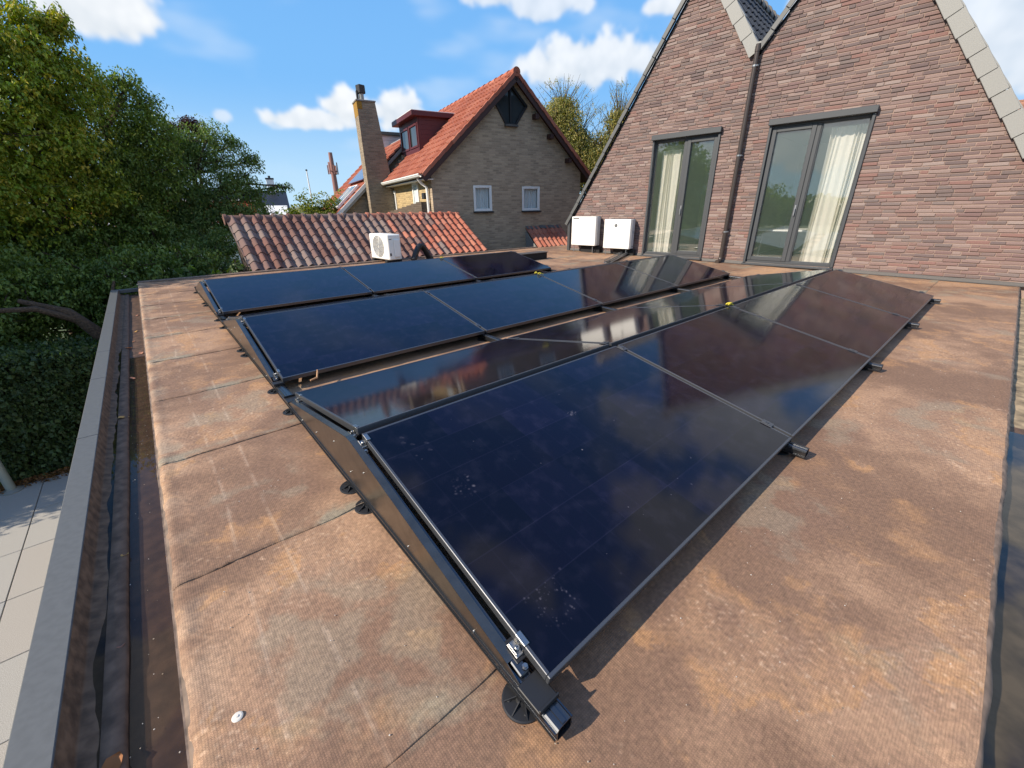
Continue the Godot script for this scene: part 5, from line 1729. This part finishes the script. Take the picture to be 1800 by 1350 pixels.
func solar_array() -> void:
	var proto := panel_proto()
	var nth := ["nearest", "second", "third", "farthest"]
	var nth3 := ["nearest", "middle", "farthest"]
	var rowname := ["the front row facing the open roof", "the second row behind the front ridge", "the third row", "the fourth row behind the third ridge", "the fifth row before the shed", "the hindmost row, facing the shed"]
	for r in 6:
		for k in int(ROWS[r][2]):
			var o: Node3D = proto.duplicate()
			var nm: String = nth[k] if ROWS[r][2] == 4 else nth3[k]
			o.name = numbered("solar_panel", self)
			add_child(o, true)
			var x := X0 + k * PITCH
			o.transform = Transform3D(Basis(Vector3.RIGHT, TILT), Vector3(x, LOW, ROWS[r][0])) if ROWS[r][1] > 0 else Transform3D(Basis(Vector3.UP, PI) * Basis(Vector3.RIGHT, TILT), Vector3(x + PLEN, LOW, ROWS[r][0]))
			o.transform = o.transform * Transform3D(Basis(Vector3.BACK, R(-0.0012, 0.0012)) * Basis(Vector3.RIGHT, R(-0.001, 0.001)), Vector3(0, R(-0.0008, 0.0008), 0))
			(o.get_node("cells") as MeshInstance3D).material_override = M.panel[0] if r == 0 and k == 0 else M.panel[1 + rng.randi() % 3]
			tag(o, "black solar panel, %s of %s in %s" % [nm, "four" if ROWS[r][2] == 4 else "three", rowname[r]], "solar panel", "black solar panels on the flat roof")
	proto.free()
	# rails across the rows, with feet, sloping bearers and clamps
	var foot := foot_mesh().mesh()
	var ec := end_clamp_mesh()
	var em := [ec[0].mesh(), ec[1].mesh(), ec[2].mesh()]
	var mid := MB.new()
	mid.bx(-0.024, 0.024, 0.0005, 0.004, -0.028, 0.028, 0.0012)
	mid.bx(-0.005, 0.005, -0.03, 0.0006, -0.028, 0.028)
	mid.lathe([Vector2(0.0075, 0.004), Vector2(0.0075, 0.009), Vector2(0.005, 0.0105), Vector2(0, 0.0105)], 10)
	mid.bx(-0.018, -0.012, 0.004, 0.008, -0.026, 0.018, 0.001)
	var midm := mid.mesh()
	var names := ["nearest mounting rail under the near ends of the panels, with bright end clamps", "mounting rail under the first seam between the panels", "mounting rail under the second seam between the panels", "mounting rail under the third seam between the panels", "farthest mounting rail under the panel ends by the brick house"]
	for k in 5:
		var x := X0 + k * PITCH - 0.011
		if k == 0: x = X0 - 0.028
		if k == 4: x = X0 + 4 * PITCH - 0.045
		var pairs := 2 if k == 4 else 3
		var zend: float = [-7.98, -7.98, -7.98, -7.98, -5.39][k]
		var o := thing("mounting_rail", names[k], "mounting rail", Transform3D(Basis(), Vector3(x, 0, 0)), "mounting rails of the solar array")
		var b := MB.new()
		hollow_bar(b, 0, 0.041, zend, -0.345, 0.052, 0.046)
		b.bx(-0.031, -0.026, 0.022, 0.027, zend, -0.347); b.bx(-0.031, -0.026, 0.048, 0.053, zend, -0.347)
		b.bx(0.026, 0.031, 0.022, 0.027, zend, -0.347); b.bx(0.026, 0.031, 0.048, 0.053, zend, -0.347)
		b.bx(-0.006, 0.006, 0.064, 0.067, zend, -0.347)
		put(b, "rail_tube", M.rail, o)
		for r in pairs * 2:
			var row: Array = ROWS[r]
			var dirz: float = row[1]
			var ridge_z: float = row[0] - dirz * PWID * cos(TILT)
			for z in [row[0] - dirz * 0.050, ridge_z + dirz * 0.061]:
				put(foot, "foot", M.plastic, o, Transform3D(Basis(Vector3.UP, R(0, 1)), Vector3(-0.016 if k == 0 else 0.0, 0, z)))
			# bearer under the panel ends
			b = MB.new()
			var s0 := slope_frame(row, 0, 0.05, -0.047); var s1 := slope_frame(row, 0, PWID - 0.02, -0.047)
			b.box(Transform3D(s0.basis, (s0.origin + s1.origin) / 2), Vector3(0.030, 0.028, PWID - 0.08), 0.003)
			b.bx(-0.014, 0.014, 0.06, LOW + PWID * sin(TILT) - 0.05, ridge_z + dirz * 0.03 - 0.012, ridge_z + dirz * 0.03 + 0.012)
			put(b, "bearer", M.rail, o)
			if k == 0:
				for al in [0.115, PWID - 0.035]:
					var T := slope_frame(row, 0.022, al, -0.0335)
					if row[1] < 0: T.basis = T.basis * Basis(Vector3.UP, PI) ; 
					var c := put(em[0], "end_clamp", M.plastic, o, T)
					put(em[1], "clip", M.steel, c); put(em[2], "bolt", M.steel, c)
				# square cover over the tube at the low end
				b = MB.new()
				b.box(Transform3D(Basis(), Vector3(-0.002, 0.067, row[0] - dirz * 0.012)), Vector3(0.066, 0.006, 0.085), 0.002)
				b.box(Transform3D(Basis(), Vector3(-0.002, 0.074, row[0] + dirz * 0.028)), Vector3(0.066, 0.016, 0.005), 0.001)
				put(b, "rail_saddle", M.plastic, o)
			elif k < row[2]:
				for al in [0.13, PWID - 0.05]:
					put(midm, "mid_clamp", M.frame, o, slope_frame(row, 0, al))
			elif k == row[2]:
				for al in [0.13, PWID - 0.05]:
					put(midm, "mid_clamp", M.frame, o, slope_frame(row, 0.045 if k == 4 else 0.0, al))
		# side plates close the near ends
		if k == 0:
			for pr in 3:
				var ra: Array = ROWS[pr * 2]; var rb: Array = ROWS[pr * 2 + 1]
				var za: float = ra[0] - 0.035; var zb: float = rb[0] + 0.035
				var pk := LOW + PWID * sin(TILT) - 0.020
				var zr0: float = ra[0] - PWID * cos(TILT); var zr1: float = rb[0] + PWID * cos(TILT)
				b = MB.new()
				var poly := PackedVector2Array([Vector2(-za, 0.018), Vector2(-za - 0.004, 0.052), Vector2(-za + 0.07, 0.088), Vector2(-zr0, pk), Vector2(-zr1, pk), Vector2(-zb - 0.07, 0.088), Vector2(-zb + 0.004, 0.052), Vector2(-zb, 0.018)])
				b.prism(poly, -0.001, 0.001, Transform3D(Basis(Vector3(0, 0, -1), Vector3.UP, Vector3(1, 0, 0)), Vector3(-0.0245, 0, 0)))
				# folded top edge along both slopes
				for sd in 2:
					var p0 := Vector3(0, 0.088, za - 0.07) if sd == 0 else Vector3(0, 0.088, zb + 0.07)
					var p1 := Vector3(0, pk, zr0) if sd == 0 else Vector3(0, pk, zr1)
					var dd := (p1 - p0).normalized()
					b.box(Transform3D(Basis(Vector3(1, 0, 0), dd.cross(Vector3(1, 0, 0)).normalized(), dd) if sd == 1 else Basis(Vector3(-1, 0, 0), dd.cross(Vector3(-1, 0, 0)).normalized(), dd), (p0 + p1) / 2 + Vector3(-0.0115, 0.0, 0)), Vector3(0.028, 0.002, (p1 - p0).length()))
				b.box(Transform3D(Basis(), Vector3(-0.0115, pk, (zr0 + zr1) / 2)), Vector3(0.028, 0.0018, absf(zr0 - zr1) - 0.001))
				var pl := put(b, "side_plate", M.plate, o)
				for q in [[0.10, 0.45], [0.28, 0.35], [0.44, 0.75], [0.52, 0.35], [0.60, 0.75], [0.74, 0.5], [0.87, 0.35], [0.05, 0.35], [0.95, 0.4]]:
					var zz := lerpf(za, zb, q[0])
					var hgt := lerpf(0.06, pk, 1.0 - absf(q[0] - 0.5) * 2.0)
					b = MB.new()
					b.lathe([Vector2(0, 0.0035), Vector2(0.003, 0.003), Vector2(0.0045, 0.0)], 8, Transform3D(Basis(Vector3.BACK, PI / 2), Vector3(-0.0255, 0.02 + (hgt - 0.03) * q[1], zz)))
					put(b, "rivet", M.steel, pl)
	# linking rails across the gaps at the near end, and yellow cable ties at the second seams
	for q in [[ROWS[0][0] - PWID * cos(TILT) - 0.01, "left of the front ridge"], [ROWS[1][0] + PWID * cos(TILT) + 0.03, "right of the front ridge"], [ROWS[2][0] - PWID * cos(TILT) + 0.02, "on the third row's ridge, nearer of two"], [ROWS[3][0] + PWID * cos(TILT) - 0.02, "on the third row's ridge, farther of two"], [ROWS[4][0] - PWID * cos(TILT) + 0.03, "on the back ridge before the shed"]]:
		var b := MB.new()
		var pts := []
		for i in 13: pts.append(Vector3(0.022 * cos(TAU * i / 12.0), 0.010 + 0.014 * sin(TAU * i / 12.0) * 0.8 + 0.012, 0.010 * sin(TAU * i / 12.0 + 0.7)))
		b.tube(pts, 0.0055, 7, false)
		b.tube([Vector3(0.02, 0.02, 0), Vector3(0.05, 0.012, 0.01), Vector3(0.058, 0.008, 0.012)], 0.005, 6)
		tag(put(b, "cable_tie", M.yellow, self, Transform3D(Basis(Vector3.UP, R(-0.5, 0.5)), Vector3(X0 + 2 * PITCH - 0.01 + R(-0.02, 0.02), LOW + PWID * sin(TILT) - 0.006, q[0]))), "yellow cable tie at the second panel seam, " + q[1], "cable tie", "yellow cable ties")


func leaf_cluster(count: int, len: float, wid: float, spread: float, droop := 0.2) -> ArrayMesh:
	var b := MB.new()
	for i in count:
		var o := Vector3(R(-1, 1), R(-1, 1), R(-1, 1)) * spread
		var dir := Vector3(R(-1, 1), R(-0.9, 0.5) - droop, R(-1, 1)).normalized()
		var side := dir.cross(Vector3(R(-0.6, 0.6), 1, R(-0.6, 0.6))).normalized()
		var nn := side.cross(dir).normalized()
		var L := len * R(0.7, 1.25)
		var W := wid * R(0.7, 1.25)
		var tip := o + dir * L - nn * L * 0.12
		var m1 := o + dir * L * 0.38 + side * W * 0.5 + nn * W * 0.14
		var m2 := o + dir * L * 0.38 - side * W * 0.5 + nn * W * 0.14
		b.tri(o, m1, tip); b.tri(o, tip, m2)
	return b.mesh()


func scatter(called: String, leaf: Mesh, parent: Node3D, spots: Array, palette: Array, size_lo: float, size_hi: float) -> MultiMeshInstance3D:
	var mm := MultiMesh.new()
	mm.transform_format = MultiMesh.TRANSFORM_3D
	mm.use_colors = true
	mm.mesh = leaf
	mm.instance_count = spots.size()
	for i in spots.size():
		var bs := Basis(Vector3.UP, R(0, TAU)) * Basis(Vector3(R(-1, 1), 0.001, R(-1, 1)).normalized(), R(-0.5, 0.5))
		mm.set_instance_transform(i, Transform3D(bs.scaled(Vector3.ONE * R(size_lo, size_hi)), spots[i]))
		var c: Color = palette[rng.randi() % palette.size()].lerp(palette[rng.randi() % palette.size()], rng.randf())
		mm.set_instance_color(i, c * R(0.75, 1.3))
	var o := MultiMeshInstance3D.new()
	o.multimesh = mm
	o.material_override = M.leaf
	o.name = numbered(called, parent)
	parent.add_child(o, true)
	o.set_meta("kind", "stuff")
	return o


func lobe_spots(lobes: Array, per: float, lump: FastNoiseLite, bias := 0.42) -> Array:
	var spots := []
	for l in lobes:
		var c := Vector3(l[0], l[1], l[2])
		var n := int(per * l[3] * l[3]) + 14
		for i in n:
			var d := Vector3(R(-1, 1), R(-1, 1), R(-1, 1))
			while d.length() > 1.0 or d.length() < 0.05: d = Vector3(R(-1, 1), R(-1, 1), R(-1, 1))
			d = d.normalized()
			var rr: float = l[3] * (0.92 + 0.55 * lump.get_noise_3dv((c + d * l[3]) * 1.0) + 0.25 * lump.get_noise_3dv((c + d * l[3]) * 3.1))
			var p := c + d * Vector3(1.0, 0.92, 1.0) * rr * pow(rng.randf(), bias)
			# gaps between boughs
			if lump.get_noise_3dv(p * 2.4 + Vector3(40, 0, 0)) < -0.16: continue
			spots.append(p)
	return spots


func wood(o: Node3D, base: Vector3, top: Vector3, r0: float, lobes: Array, lean := 0.25) -> void:
	var b := MB.new()
	var pts := []; var rad := []
	for i in 9:
		var f := i / 8.0
		pts.append(base.lerp(top, f) + Vector3(sin(f * 4.0 + base.x) * lean * f, 0, cos(f * 3.3 + base.z) * lean * f))
		rad.append(r0 * (1.0 - 0.72 * f) * (1.25 if i == 0 else 1.0))
	b.tube(pts, rad, 11)
	put(b, "trunk", M.bark, o, Transform3D(Basis(), -o.position))
	b = MB.new()
	for l in lobes:
		var c := Vector3(l[0], l[1], l[2])
		var k := 0
		for i in pts.size():
			if pts[i].y < c.y - 0.25: k = i
		k = maxi(k, 2)
		var a: Vector3 = pts[mini(k, 8)]
		var m := a.lerp(c, 0.5) + Vector3(R(-0.2, 0.2), R(-0.05, 0.25), R(-0.2, 0.2))
		b.tube([a, a.lerp(m, 0.5) + Vector3(0, -0.04, 0), m, m.lerp(c, 0.6), c], [r0 * 0.3, r0 * 0.24, r0 * 0.18, r0 * 0.12, 0.012], 7)
		for t in 5:
			var d: Vector3 = Vector3(R(-1, 1), R(-0.3, 1), R(-1, 1)).normalized() * l[3] * 0.95
			b.tube([m.lerp(c, R(0.3, 1.0)), c + d * 0.55 + Vector3(0, R(-0.1, 0.1), 0), c + d], [0.016, 0.011, 0.004], 5, false)
	put(b, "branches", M.bark, o, Transform3D(Basis(), -o.position))


func tree(called: String, label: String, category: String, base: Vector3, top: Vector3, r0: float, lobes: Array, per: float, leaf: Mesh, palette: Array, group := "", lo := 0.6, hi := 1.45) -> Node3D:
	var o := thing(called, label, category, Transform3D(Basis(), base), group)
	wood(o, base, top, r0, lobes)
	var lump := noise(1.0, 2)
	var spots := lobe_spots(lobes, per, lump)
	for i in spots.size(): spots[i] -= base
	scatter("crown", leaf, o, spots, palette, lo, hi)
	return o


func for_lobes(lobes: Array, c: Vector3, r: float) -> void:
	for i in 7: lobes.append([c.x + R(-1, 1) * r * 0.5, c.y + r * 1.15 + R(-0.5, 1.2) * r * 0.6, c.z + R(-1, 1) * r * 0.5, r * R(0.4, 0.6)])


func greenery() -> void:
	var broad := leaf_cluster(9, 0.075, 0.048, 0.085)
	var medium := leaf_cluster(10, 0.060, 0.036, 0.08)
	var small := leaf_cluster(11, 0.075, 0.05, 0.16, 0.5)
	var ivy := leaf_cluster(9, 0.062, 0.056, 0.075, 0.5)
	var large := leaf_cluster(6, 0.13, 0.095, 0.12, 0.4)
	var far := leaf_cluster(12, 0.17, 0.12, 0.30)
	var green := [Color(0.143, 0.213, 0.039), Color(0.200, 0.272, 0.043), Color(0.106, 0.159, 0.035), Color(0.262, 0.311, 0.050)]
	var lush := [Color(0.138, 0.220, 0.060), Color(0.190, 0.268, 0.071), Color(0.114, 0.172, 0.056), Color(0.252, 0.300, 0.085)]
	var golden := [Color(0.211, 0.288, 0.027), Color(0.325, 0.359, 0.031), Color(0.163, 0.251, 0.027), Color(0.521, 0.408, 0.039), Color(0.277, 0.312, 0.028)]
	var dark := [Color(0.099, 0.158, 0.033), Color(0.142, 0.203, 0.040), Color(0.187, 0.244, 0.042)]
	var birchy := [Color(0.338, 0.287, 0.069), Color(0.254, 0.254, 0.069), Color(0.186, 0.203, 0.058), Color(0.439, 0.338, 0.098)]
	var limey := [Color(0.216, 0.245, 0.037), Color(0.287, 0.287, 0.050), Color(0.159, 0.201, 0.031)]
	var T1 := [[-1.49, 4.22, -14.15, 1.22], [-0.92, 3.87, -13.91, 0.92], [-1.74, 2.68, -13.79, 1.34], [-0.96, 2.85, -14.15, 1.04], [-0.13, 3.8, -14.64, 0.61], [-1.93, 1.47, -13.79, 1.22], [-2.81, 1.04, -14.15, 1.46], [-0.46, 4.61, -14.15, 0.49], [-0.15, 4.63, -14.15, 0.39], [-2.81, 3.76, -14.64, 1.46], [-0.73, 1.69, -14.4, 0.98], [-0.55, 3.28, -14.52, 0.61], [-0.43, 4.07, -14.52, 0.61]]
	var T2 := [[0.24, 3.24, -15.37, 0.76], [0.72, 3.02, -15.74, 0.73], [-0.17, 2.14, -15.01, 1.04], [-1.01, 1.76, -15.37, 1.1], [0.66, 2.01, -15.37, 0.92], [-1.94, 0.4, -15.01, 1.22], [-0.9, 0.6, -15.13, 1.16], [0.77, 3.95, -15.37, 0.37], [0.12, 1.2, -15.25, 0.98], [-0.61, 2.54, -15.13, 0.73], [0.43, 2.54, -15.62, 0.73], [0.13, 3.86, -15.4, 0.5], [0.61, 3.76, -15.4, 0.4], [0.99, 3.58, -15.5, 0.4], [-0.88, 2.59, -15.2, 0.9], [-1.74, 1.62, -15.2, 1.0], [0.98, 2.94, -15.3, 0.6]]
	var T3 := [[1.6, 2.54, -16.35, 0.73], [2.38, 2.42, -16.1, 0.61], [2.88, 1.91, -16.35, 0.61], [1.77, 1.48, -15.98, 0.85], [0.83, 0.87, -16.35, 0.98], [3.09, 1.42, -16.35, 0.51], [2.24, 0.78, -15.98, 0.73], [-0.02, 0.38, -15.98, 0.98], [3.25, 2.48, -16.35, 0.37], [4.18, 1.81, -16.35, 0.12], [3.92, 1.78, -16.35, 0.1], [3.66, 1.69, -16.35, 0.09], [1.32, 0.32, -15.74, 0.73], [3.37, 0.82, -16.35, 0.37], [1.1, 2.06, -16.35, 0.73], [0.49, 1.57, -16.23, 0.85], [1.22, 0.96, -16.1, 0.73], [1.36, 2.86, -16.2, 0.75], [1.93, 2.75, -16.4, 0.6], [0.94, 1.84, -16.0, 0.9], [2.34, 3.08, -16.2, 0.45], [1.35, 0.72, -15.8, 0.8], [2.41, 1.73, -16.0, 0.6], [-0.03, 1.4, -15.8, 0.9], [2.89, 2.92, -16.3, 0.35], [1.49, 0.23, -14.5, 0.6], [0.89, -0.23, -13.5, 0.5], [2.38, 1.02, -15.5, 0.5], [2.74, 0.93, -15.5, 0.4], [1.45, -0.29, -13.6, 0.45], [1.88, 0.22, -14.4, 0.5]]
	var T4 := [[0.66, -0.02, -12.2, 0.6], [-0.31, -0.09, -12.0, 0.75], [-1.58, -0.43, -12.2, 0.8], [-2.1, -0.12, -12.0, 0.9], [-0.99, -0.28, -12.2, 0.7], [-2.86, -0.64, -12.0, 1.2], [0.09, -0.36, -11.9, 0.5], [0.3, -1.2, -12.1, 0.7], [-0.9, -1.2, -12.0, 0.8], [-1.2, -1.0, -13.2, 1.0], [-2.6, -1.2, -13.0, 1.0], [0.2, -1.0, -13.2, 1.0], [-3.6, -1.0, -12.4, 1.0], [-1.9, -1.6, -11.6, 0.6], [-0.8, -1.7, -11.5, 0.5], [-2.6, -0.5, -13.5, 1.1], [1.0, -1.4, -12.0, 0.6], [-1.0, 0.1, -14.5, 1.1], [0.3, 0.3, -14.8, 1.0], [-2.2, 0.4, -14.2, 1.2], [0.9, -0.6, -13.6, 0.8]]
	tree("maple_tree", "tall tree with yellow green and orange tinged leaves at the left edge", "tree", Vector3(-1.9, GROUND, -14.6), Vector3(-1.1, 3.6, -14.3), 0.22, T1, 820, broad, golden, "trees behind the flat roof")
	tree("green_tree", "tall mid green tree in the middle of the left tree group", "tree", Vector3(-0.1, GROUND, -15.7), Vector3(0.2, 2.9, -15.4), 0.19, T2, 850, medium, green, "trees behind the flat roof")
	tree("apple_tree", "rounder dark green tree whose boughs hang over the shed's left end", "tree", Vector3(1.2, GROUND, -16.5), Vector3(1.9, 2.1, -16.3), 0.18, T3, 900, medium, lush, "trees behind the flat roof")
	tree("undergrowth_tree", "low dark green shrub tree under the taller left trees", "shrub", Vector3(-0.8, GROUND, -12.3), Vector3(-0.7, -0.2, -12.1), 0.10, T4, 950, broad, dark, "trees behind the flat roof")
	tree("purple_tree", "dark purple leaved tree top showing between the green trees", "tree", Vector3(2.4, GROUND, -18.2), Vector3(2.1, 3.3, -18.0), 0.10, [[2.08, 3.59, -18.0, 0.32], [2.37, 3.46, -18.0, 0.28], [1.72, 3.43, -18.0, 0.25], [1.98, 2.93, -18.0, 0.6]], 900, medium, [Color(0.07, 0.02, 0.026), Color(0.09, 0.03, 0.034), Color(0.045, 0.018, 0.02)])
	# trees just outside the picture on the left, which shade the paving and the roof's far corner
	tree("maple_tree", "broad green tree left of the picture, shading the stone paving", "tree", Vector3(-6.0, GROUND, -12.2), Vector3(-5.8, 2.8, -11.9), 0.22, [[-5.6, 2.6, -11.9, 1.3], [-6.6, 1.6, -11.6, 1.3], [-4.6, 1.6, -11.8, 1.1], [-5.4, 0.4, -11.3, 1.1], [-4.0, 3.0, -12.2, 1.0], [-4.2, 0.2, -11.6, 1.0], [-5.2, 1.4, -13.4, 1.4], [-6.2, 3.4, -13.6, 1.4], [-4.6, 3.6, -13.3, 1.1], [-7.4, 2.2, -14.0, 1.4], [-7.6, 4.2, -14.2, 1.2], [-4.8, 3.2, -11.1, 0.9], [-3.4, 2.3, -10.8, 0.75]], 520, broad, green, "trees behind the flat roof", 1.0, 1.6)
	tree("garden_shrub", "loose green shrub by the paving, left of the ivy hedge", "shrub", Vector3(-6.4, GROUND, -9.6), Vector3(-6.2, -1.2, -9.6), 0.08, [[-6.2, -1.3, -9.5, 0.8], [-5.4, -1.9, -9.7, 0.7], [-7.2, -1.6, -9.4, 0.8], [-6.0, -0.5, -9.9, 0.6]], 520, broad, green, "", 1.0, 1.5)
	# ivy hedge along the paving
	var h := thing("ivy_hedge", "dense dark ivy hedge beside the stone paving, left below the roof", "hedge", Transform3D(Basis(), Vector3(-2.6, GROUND, -10.2)))
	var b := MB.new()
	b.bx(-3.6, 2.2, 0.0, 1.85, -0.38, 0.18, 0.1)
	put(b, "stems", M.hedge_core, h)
	var lump := noise(1.2, 3)
	var spots := []
	for i in 8200:
		var x := R(-3.7, 2.25)
		var y := R(0.0, 2.05)
		var z := 0.30 + 0.14 * lump.get_noise_2d(x * 1.6, y * 1.6) + R(-0.10, 0.07)
		if rng.randf() < 0.24:
			y = 1.98 + R(-0.06, 0.14) + 0.12 * lump.get_noise_2d(x, 5.0)
			z = R(-0.55, 0.36)
		spots.append(Vector3(x, y, z))
	scatter("leaves", ivy, h, spots, [Color(0.052, 0.088, 0.028), Color(0.066, 0.108, 0.032), Color(0.036, 0.066, 0.022), Color(0.085, 0.13, 0.042)], 0.7, 1.35)
	# bare leaning trunk behind the hedge
	b = MB.new()
	b.tube([Vector3(-0.78, GROUND, -10.9), Vector3(-0.92, -1.6, -10.8), Vector3(-1.10, -0.95, -10.75), Vector3(-1.35, -0.55, -10.8), Vector3(-1.9, -0.30, -11.0)], [0.17, 0.13, 0.11, 0.08, 0.04], 12)
	b.tube([Vector3(-1.02, -1.2, -10.78), Vector3(-0.85, -0.7, -10.8), Vector3(-0.6, -0.1, -11.0)], [0.08, 0.05, 0.02], 9)
	b.tube([Vector3(-1.2, -0.75, -10.77), Vector3(-1.7, -0.42, -10.7), Vector3(-2.6, -0.36, -10.8)], [0.07, 0.05, 0.03], 9)
	tag(put(b, "leaning_trunk", M.bark, self), "grey brown leaning tree trunk rising behind the ivy hedge", "tree trunk")
	# pale grit and lint on the felt
	spots = []
	for i in 420:
		var x := R(-0.2, 0.42) if i % 3 == 0 else R(0.0, 7.0)
		var z := R(-8.0, 0.2) if i % 3 == 0 else R(-0.35, 0.28)
		spots.append(Vector3(x, 0.004, z))
	for i in 120: spots.append(Vector3(R(-0.45, -0.26), -0.148 if i % 2 else -0.1525, R(-6.0, -0.9)))
	var pebble := MB.new()
	pebble.lathe([Vector2(0, -0.5), Vector2(0.7, -0.2), Vector2(1.0, 0.1), Vector2(0.6, 0.6), Vector2(0, 0.75)], 6)
	var gr := scatter("grit", pebble.mesh(), self, spots, [Color(0.5, 0.46, 0.4), Color(0.35, 0.28, 0.2), Color(0.6, 0.56, 0.5)], 0.0007, 0.0024)
	gr.material_override = M.grit
	tag(gr, "pale grit scattered over the felt and gutter", "grit", "", "stuff")
	# leaf litter at the hedge foot
	spots = []
	for i in 500: spots.append(Vector3(R(-4.5, -1.2), GROUND + 0.02, -9.72 + absf(R(-0.28, 0.28)) * R(0, 1)))
	var lt := scatter("leaf_litter", leaf_cluster(5, 0.05, 0.04, 0.06, 0.0), self, spots, [Color(0.20, 0.09, 0.03), Color(0.28, 0.14, 0.04), Color(0.12, 0.06, 0.025)], 0.7, 1.1)
	tag(lt, "brown fallen leaves along the foot of the ivy hedge", "leaf litter", "", "stuff")
	# big leaved bush at the roof's far corner and its seedling by the shed
	tree("bramble_bush", "pale green bush with large leaves rising behind the far roof edge", "bush", Vector3(0.7, GROUND, -10.5), Vector3(0.7, -0.2, -10.4), 0.04, [[0.55, -0.12, -10.35, 0.22], [0.25, -0.25, -10.3, 0.2], [0.9, -0.25, -10.35, 0.2]], 420, large, [Color(0.06, 0.11, 0.025), Color(0.08, 0.13, 0.03)])
	tree("vine", "thin vine with a few pale leaves at the shed's dark left corner", "vine", Vector3(1.32, GROUND, -9.85), Vector3(1.35, 0.1, -9.85), 0.02, [[1.33, 0.12, -9.85, 0.10], [1.22, 0.02, -9.82, 0.08], [1.45, 0.02, -9.85, 0.07]], 500, leaf_cluster(3, 0.10, 0.075, 0.06, 0.4), [Color(0.10, 0.14, 0.04), Color(0.08, 0.12, 0.03)])
	# bright bush between the shed and the far houses
	tree("hazel_bush", "sunlit yellow green bush behind the middle of the shed ridge", "bush", Vector3(5.6, GROUND, -18.2), Vector3(5.7, 0.9, -18.2), 0.12, [[4.9, 0.6, -18.3, 0.9], [5.7, 1.0, -18.1, 0.85], [6.5, 0.9, -18.4, 0.8], [5.3, 0.0, -18.0, 1.0], [6.3, 0.2, -18.0, 0.9], [4.4, 0.1, -18.4, 0.7], [7.1, 0.6, -18.6, 0.6]], 380, leaf_cluster(10, 0.10, 0.065, 0.13), limey)
	# birches behind the two houses
	for q in [[Vector3(17.4, GROUND, -16.6), "taller yellowing birch with bare twig tips, left of two behind the brick house", [[17.3, 3.2, -16.6, 1.6], [17.5, 4.6, -16.5, 1.3], [17.5, 5.5, -16.4, 0.8], [16.5, 3.9, -16.9, 1.2], [18.3, 3.9, -16.1, 1.2], [17.4, 1.6, -16.6, 1.4]]], [Vector3(19.3, GROUND, -14.6), "greener birch with thin top, right of two behind the brick house", [[19.2, 2.9, -14.6, 1.4], [19.3, 4.1, -14.5, 0.9], [18.4, 3.0, -15.2, 1.3], [19.4, 5.0, -14.3, 0.7], [20.0, 3.6, -14.0, 1.2]]]]:
		var t := tree("birch_tree", q[1], "tree", q[0], q[0] + Vector3(0.1, 8.6, 0.1), 0.14, q[2], 1150, small, birchy, "birches behind the houses", 0.8, 1.4)
		b = MB.new()
		var wisps := []
		for i in 90:
			var l: Array = q[2][i % 5]
			var c := Vector3(l[0], l[1], l[2])
			var tip: Vector3 = c + Vector3(R(-1.2, 1.2), R(0.7, 1.0) * (1.0 + l[3]), R(-1.2, 1.2)) * Vector3(l[3], 1.0, l[3])
			tip.y = minf(tip.y, 7.0 - absf(tip.x - q[0].x) * 0.5)
			b.tube([c, c.lerp(tip, 0.6) + Vector3(R(-0.15, 0.15), 0.1, R(-0.15, 0.15)), tip], [0.022, 0.011, 0.004], 4, false)
			for k in 3: wisps.append(c.lerp(tip, R(0.5, 1.0)) + Vector3(R(-0.1, 0.1), R(-0.25, 0.0), R(-0.1, 0.1)) - q[0])
		put(b, "twigs", M.bark, t, Transform3D(Basis(), -t.position))
		scatter("twig_leaves", leaf_cluster(5, 0.07, 0.045, 0.12, 0.6), t, wisps, birchy, 0.7, 1.2)
	# garden side behind the viewer, as the windows and panels mirror it
	var n := 0
	for q in [[Vector3(-13, GROUND, -12.3), 4.4, "big tree on the lawn, opposite the left window"], [Vector3(-19, GROUND, -8.6), 2.9, "smaller tree on the lawn, opposite the right window"], [Vector3(-38, GROUND, 13.0), 3.2, "tree at the right end of the lawn"], [Vector3(-27, GROUND, -26.0), 3.4, "tree at the far left end of the lawn"]]:
		var c: Vector3 = q[0]
		var r: float = q[1]
		var lobes := []
		if r > 4.0: lobes = [[-13.5, 0.6, -13.2, 2.0], [-13.0, 2.8, -12.6, 1.7], [-14.0, 4.2, -13.2, 1.4], [-12.3, 1.2, -11.4, 1.3], [-14.6, 1.8, -14.6, 1.7], [-12.6, -0.6, -11.8, 1.2], [-13.2, 0.0, -15.5, 1.8], [-15.5, 3.0, -12.2, 1.5]]
		else: for_lobes(lobes, c, r)
		for i in 0: lobes.append([c.x + R(-1, 1) * r * 0.7, c.y + r * 1.15 + R(-0.5, 1.2) * r * 0.6, c.z + R(-1, 1) * r * 0.7, r * R(0.45, 0.7)])
		tree("garden_tree", q[2], "tree", c, c + Vector3(0.3, r * 1.8, 0.1), 0.25, lobes, 110, far, green, "trees on the lawn")
	spots = []
	for i in 5200: spots.append(Vector3(-78 + R(-3, 3), GROUND + 6.5 * pow(rng.randf(), 0.7) * (0.75 + 0.35 * lump.get_noise_1d(i * 0.0)), R(-90, 90)))
	for i in spots.size(): spots[i].y = GROUND + (spots[i].y - GROUND) * (0.75 + 0.4 * lump.get_noise_1d(spots[i].z * 0.09))
	var belt := scatter("far_woods", leaf_cluster(12, 0.9, 0.7, 1.3), self, spots, dark, 0.9, 1.4)
	tag(belt, "distant belt of trees beyond the lawn", "woods", "", "stuff")
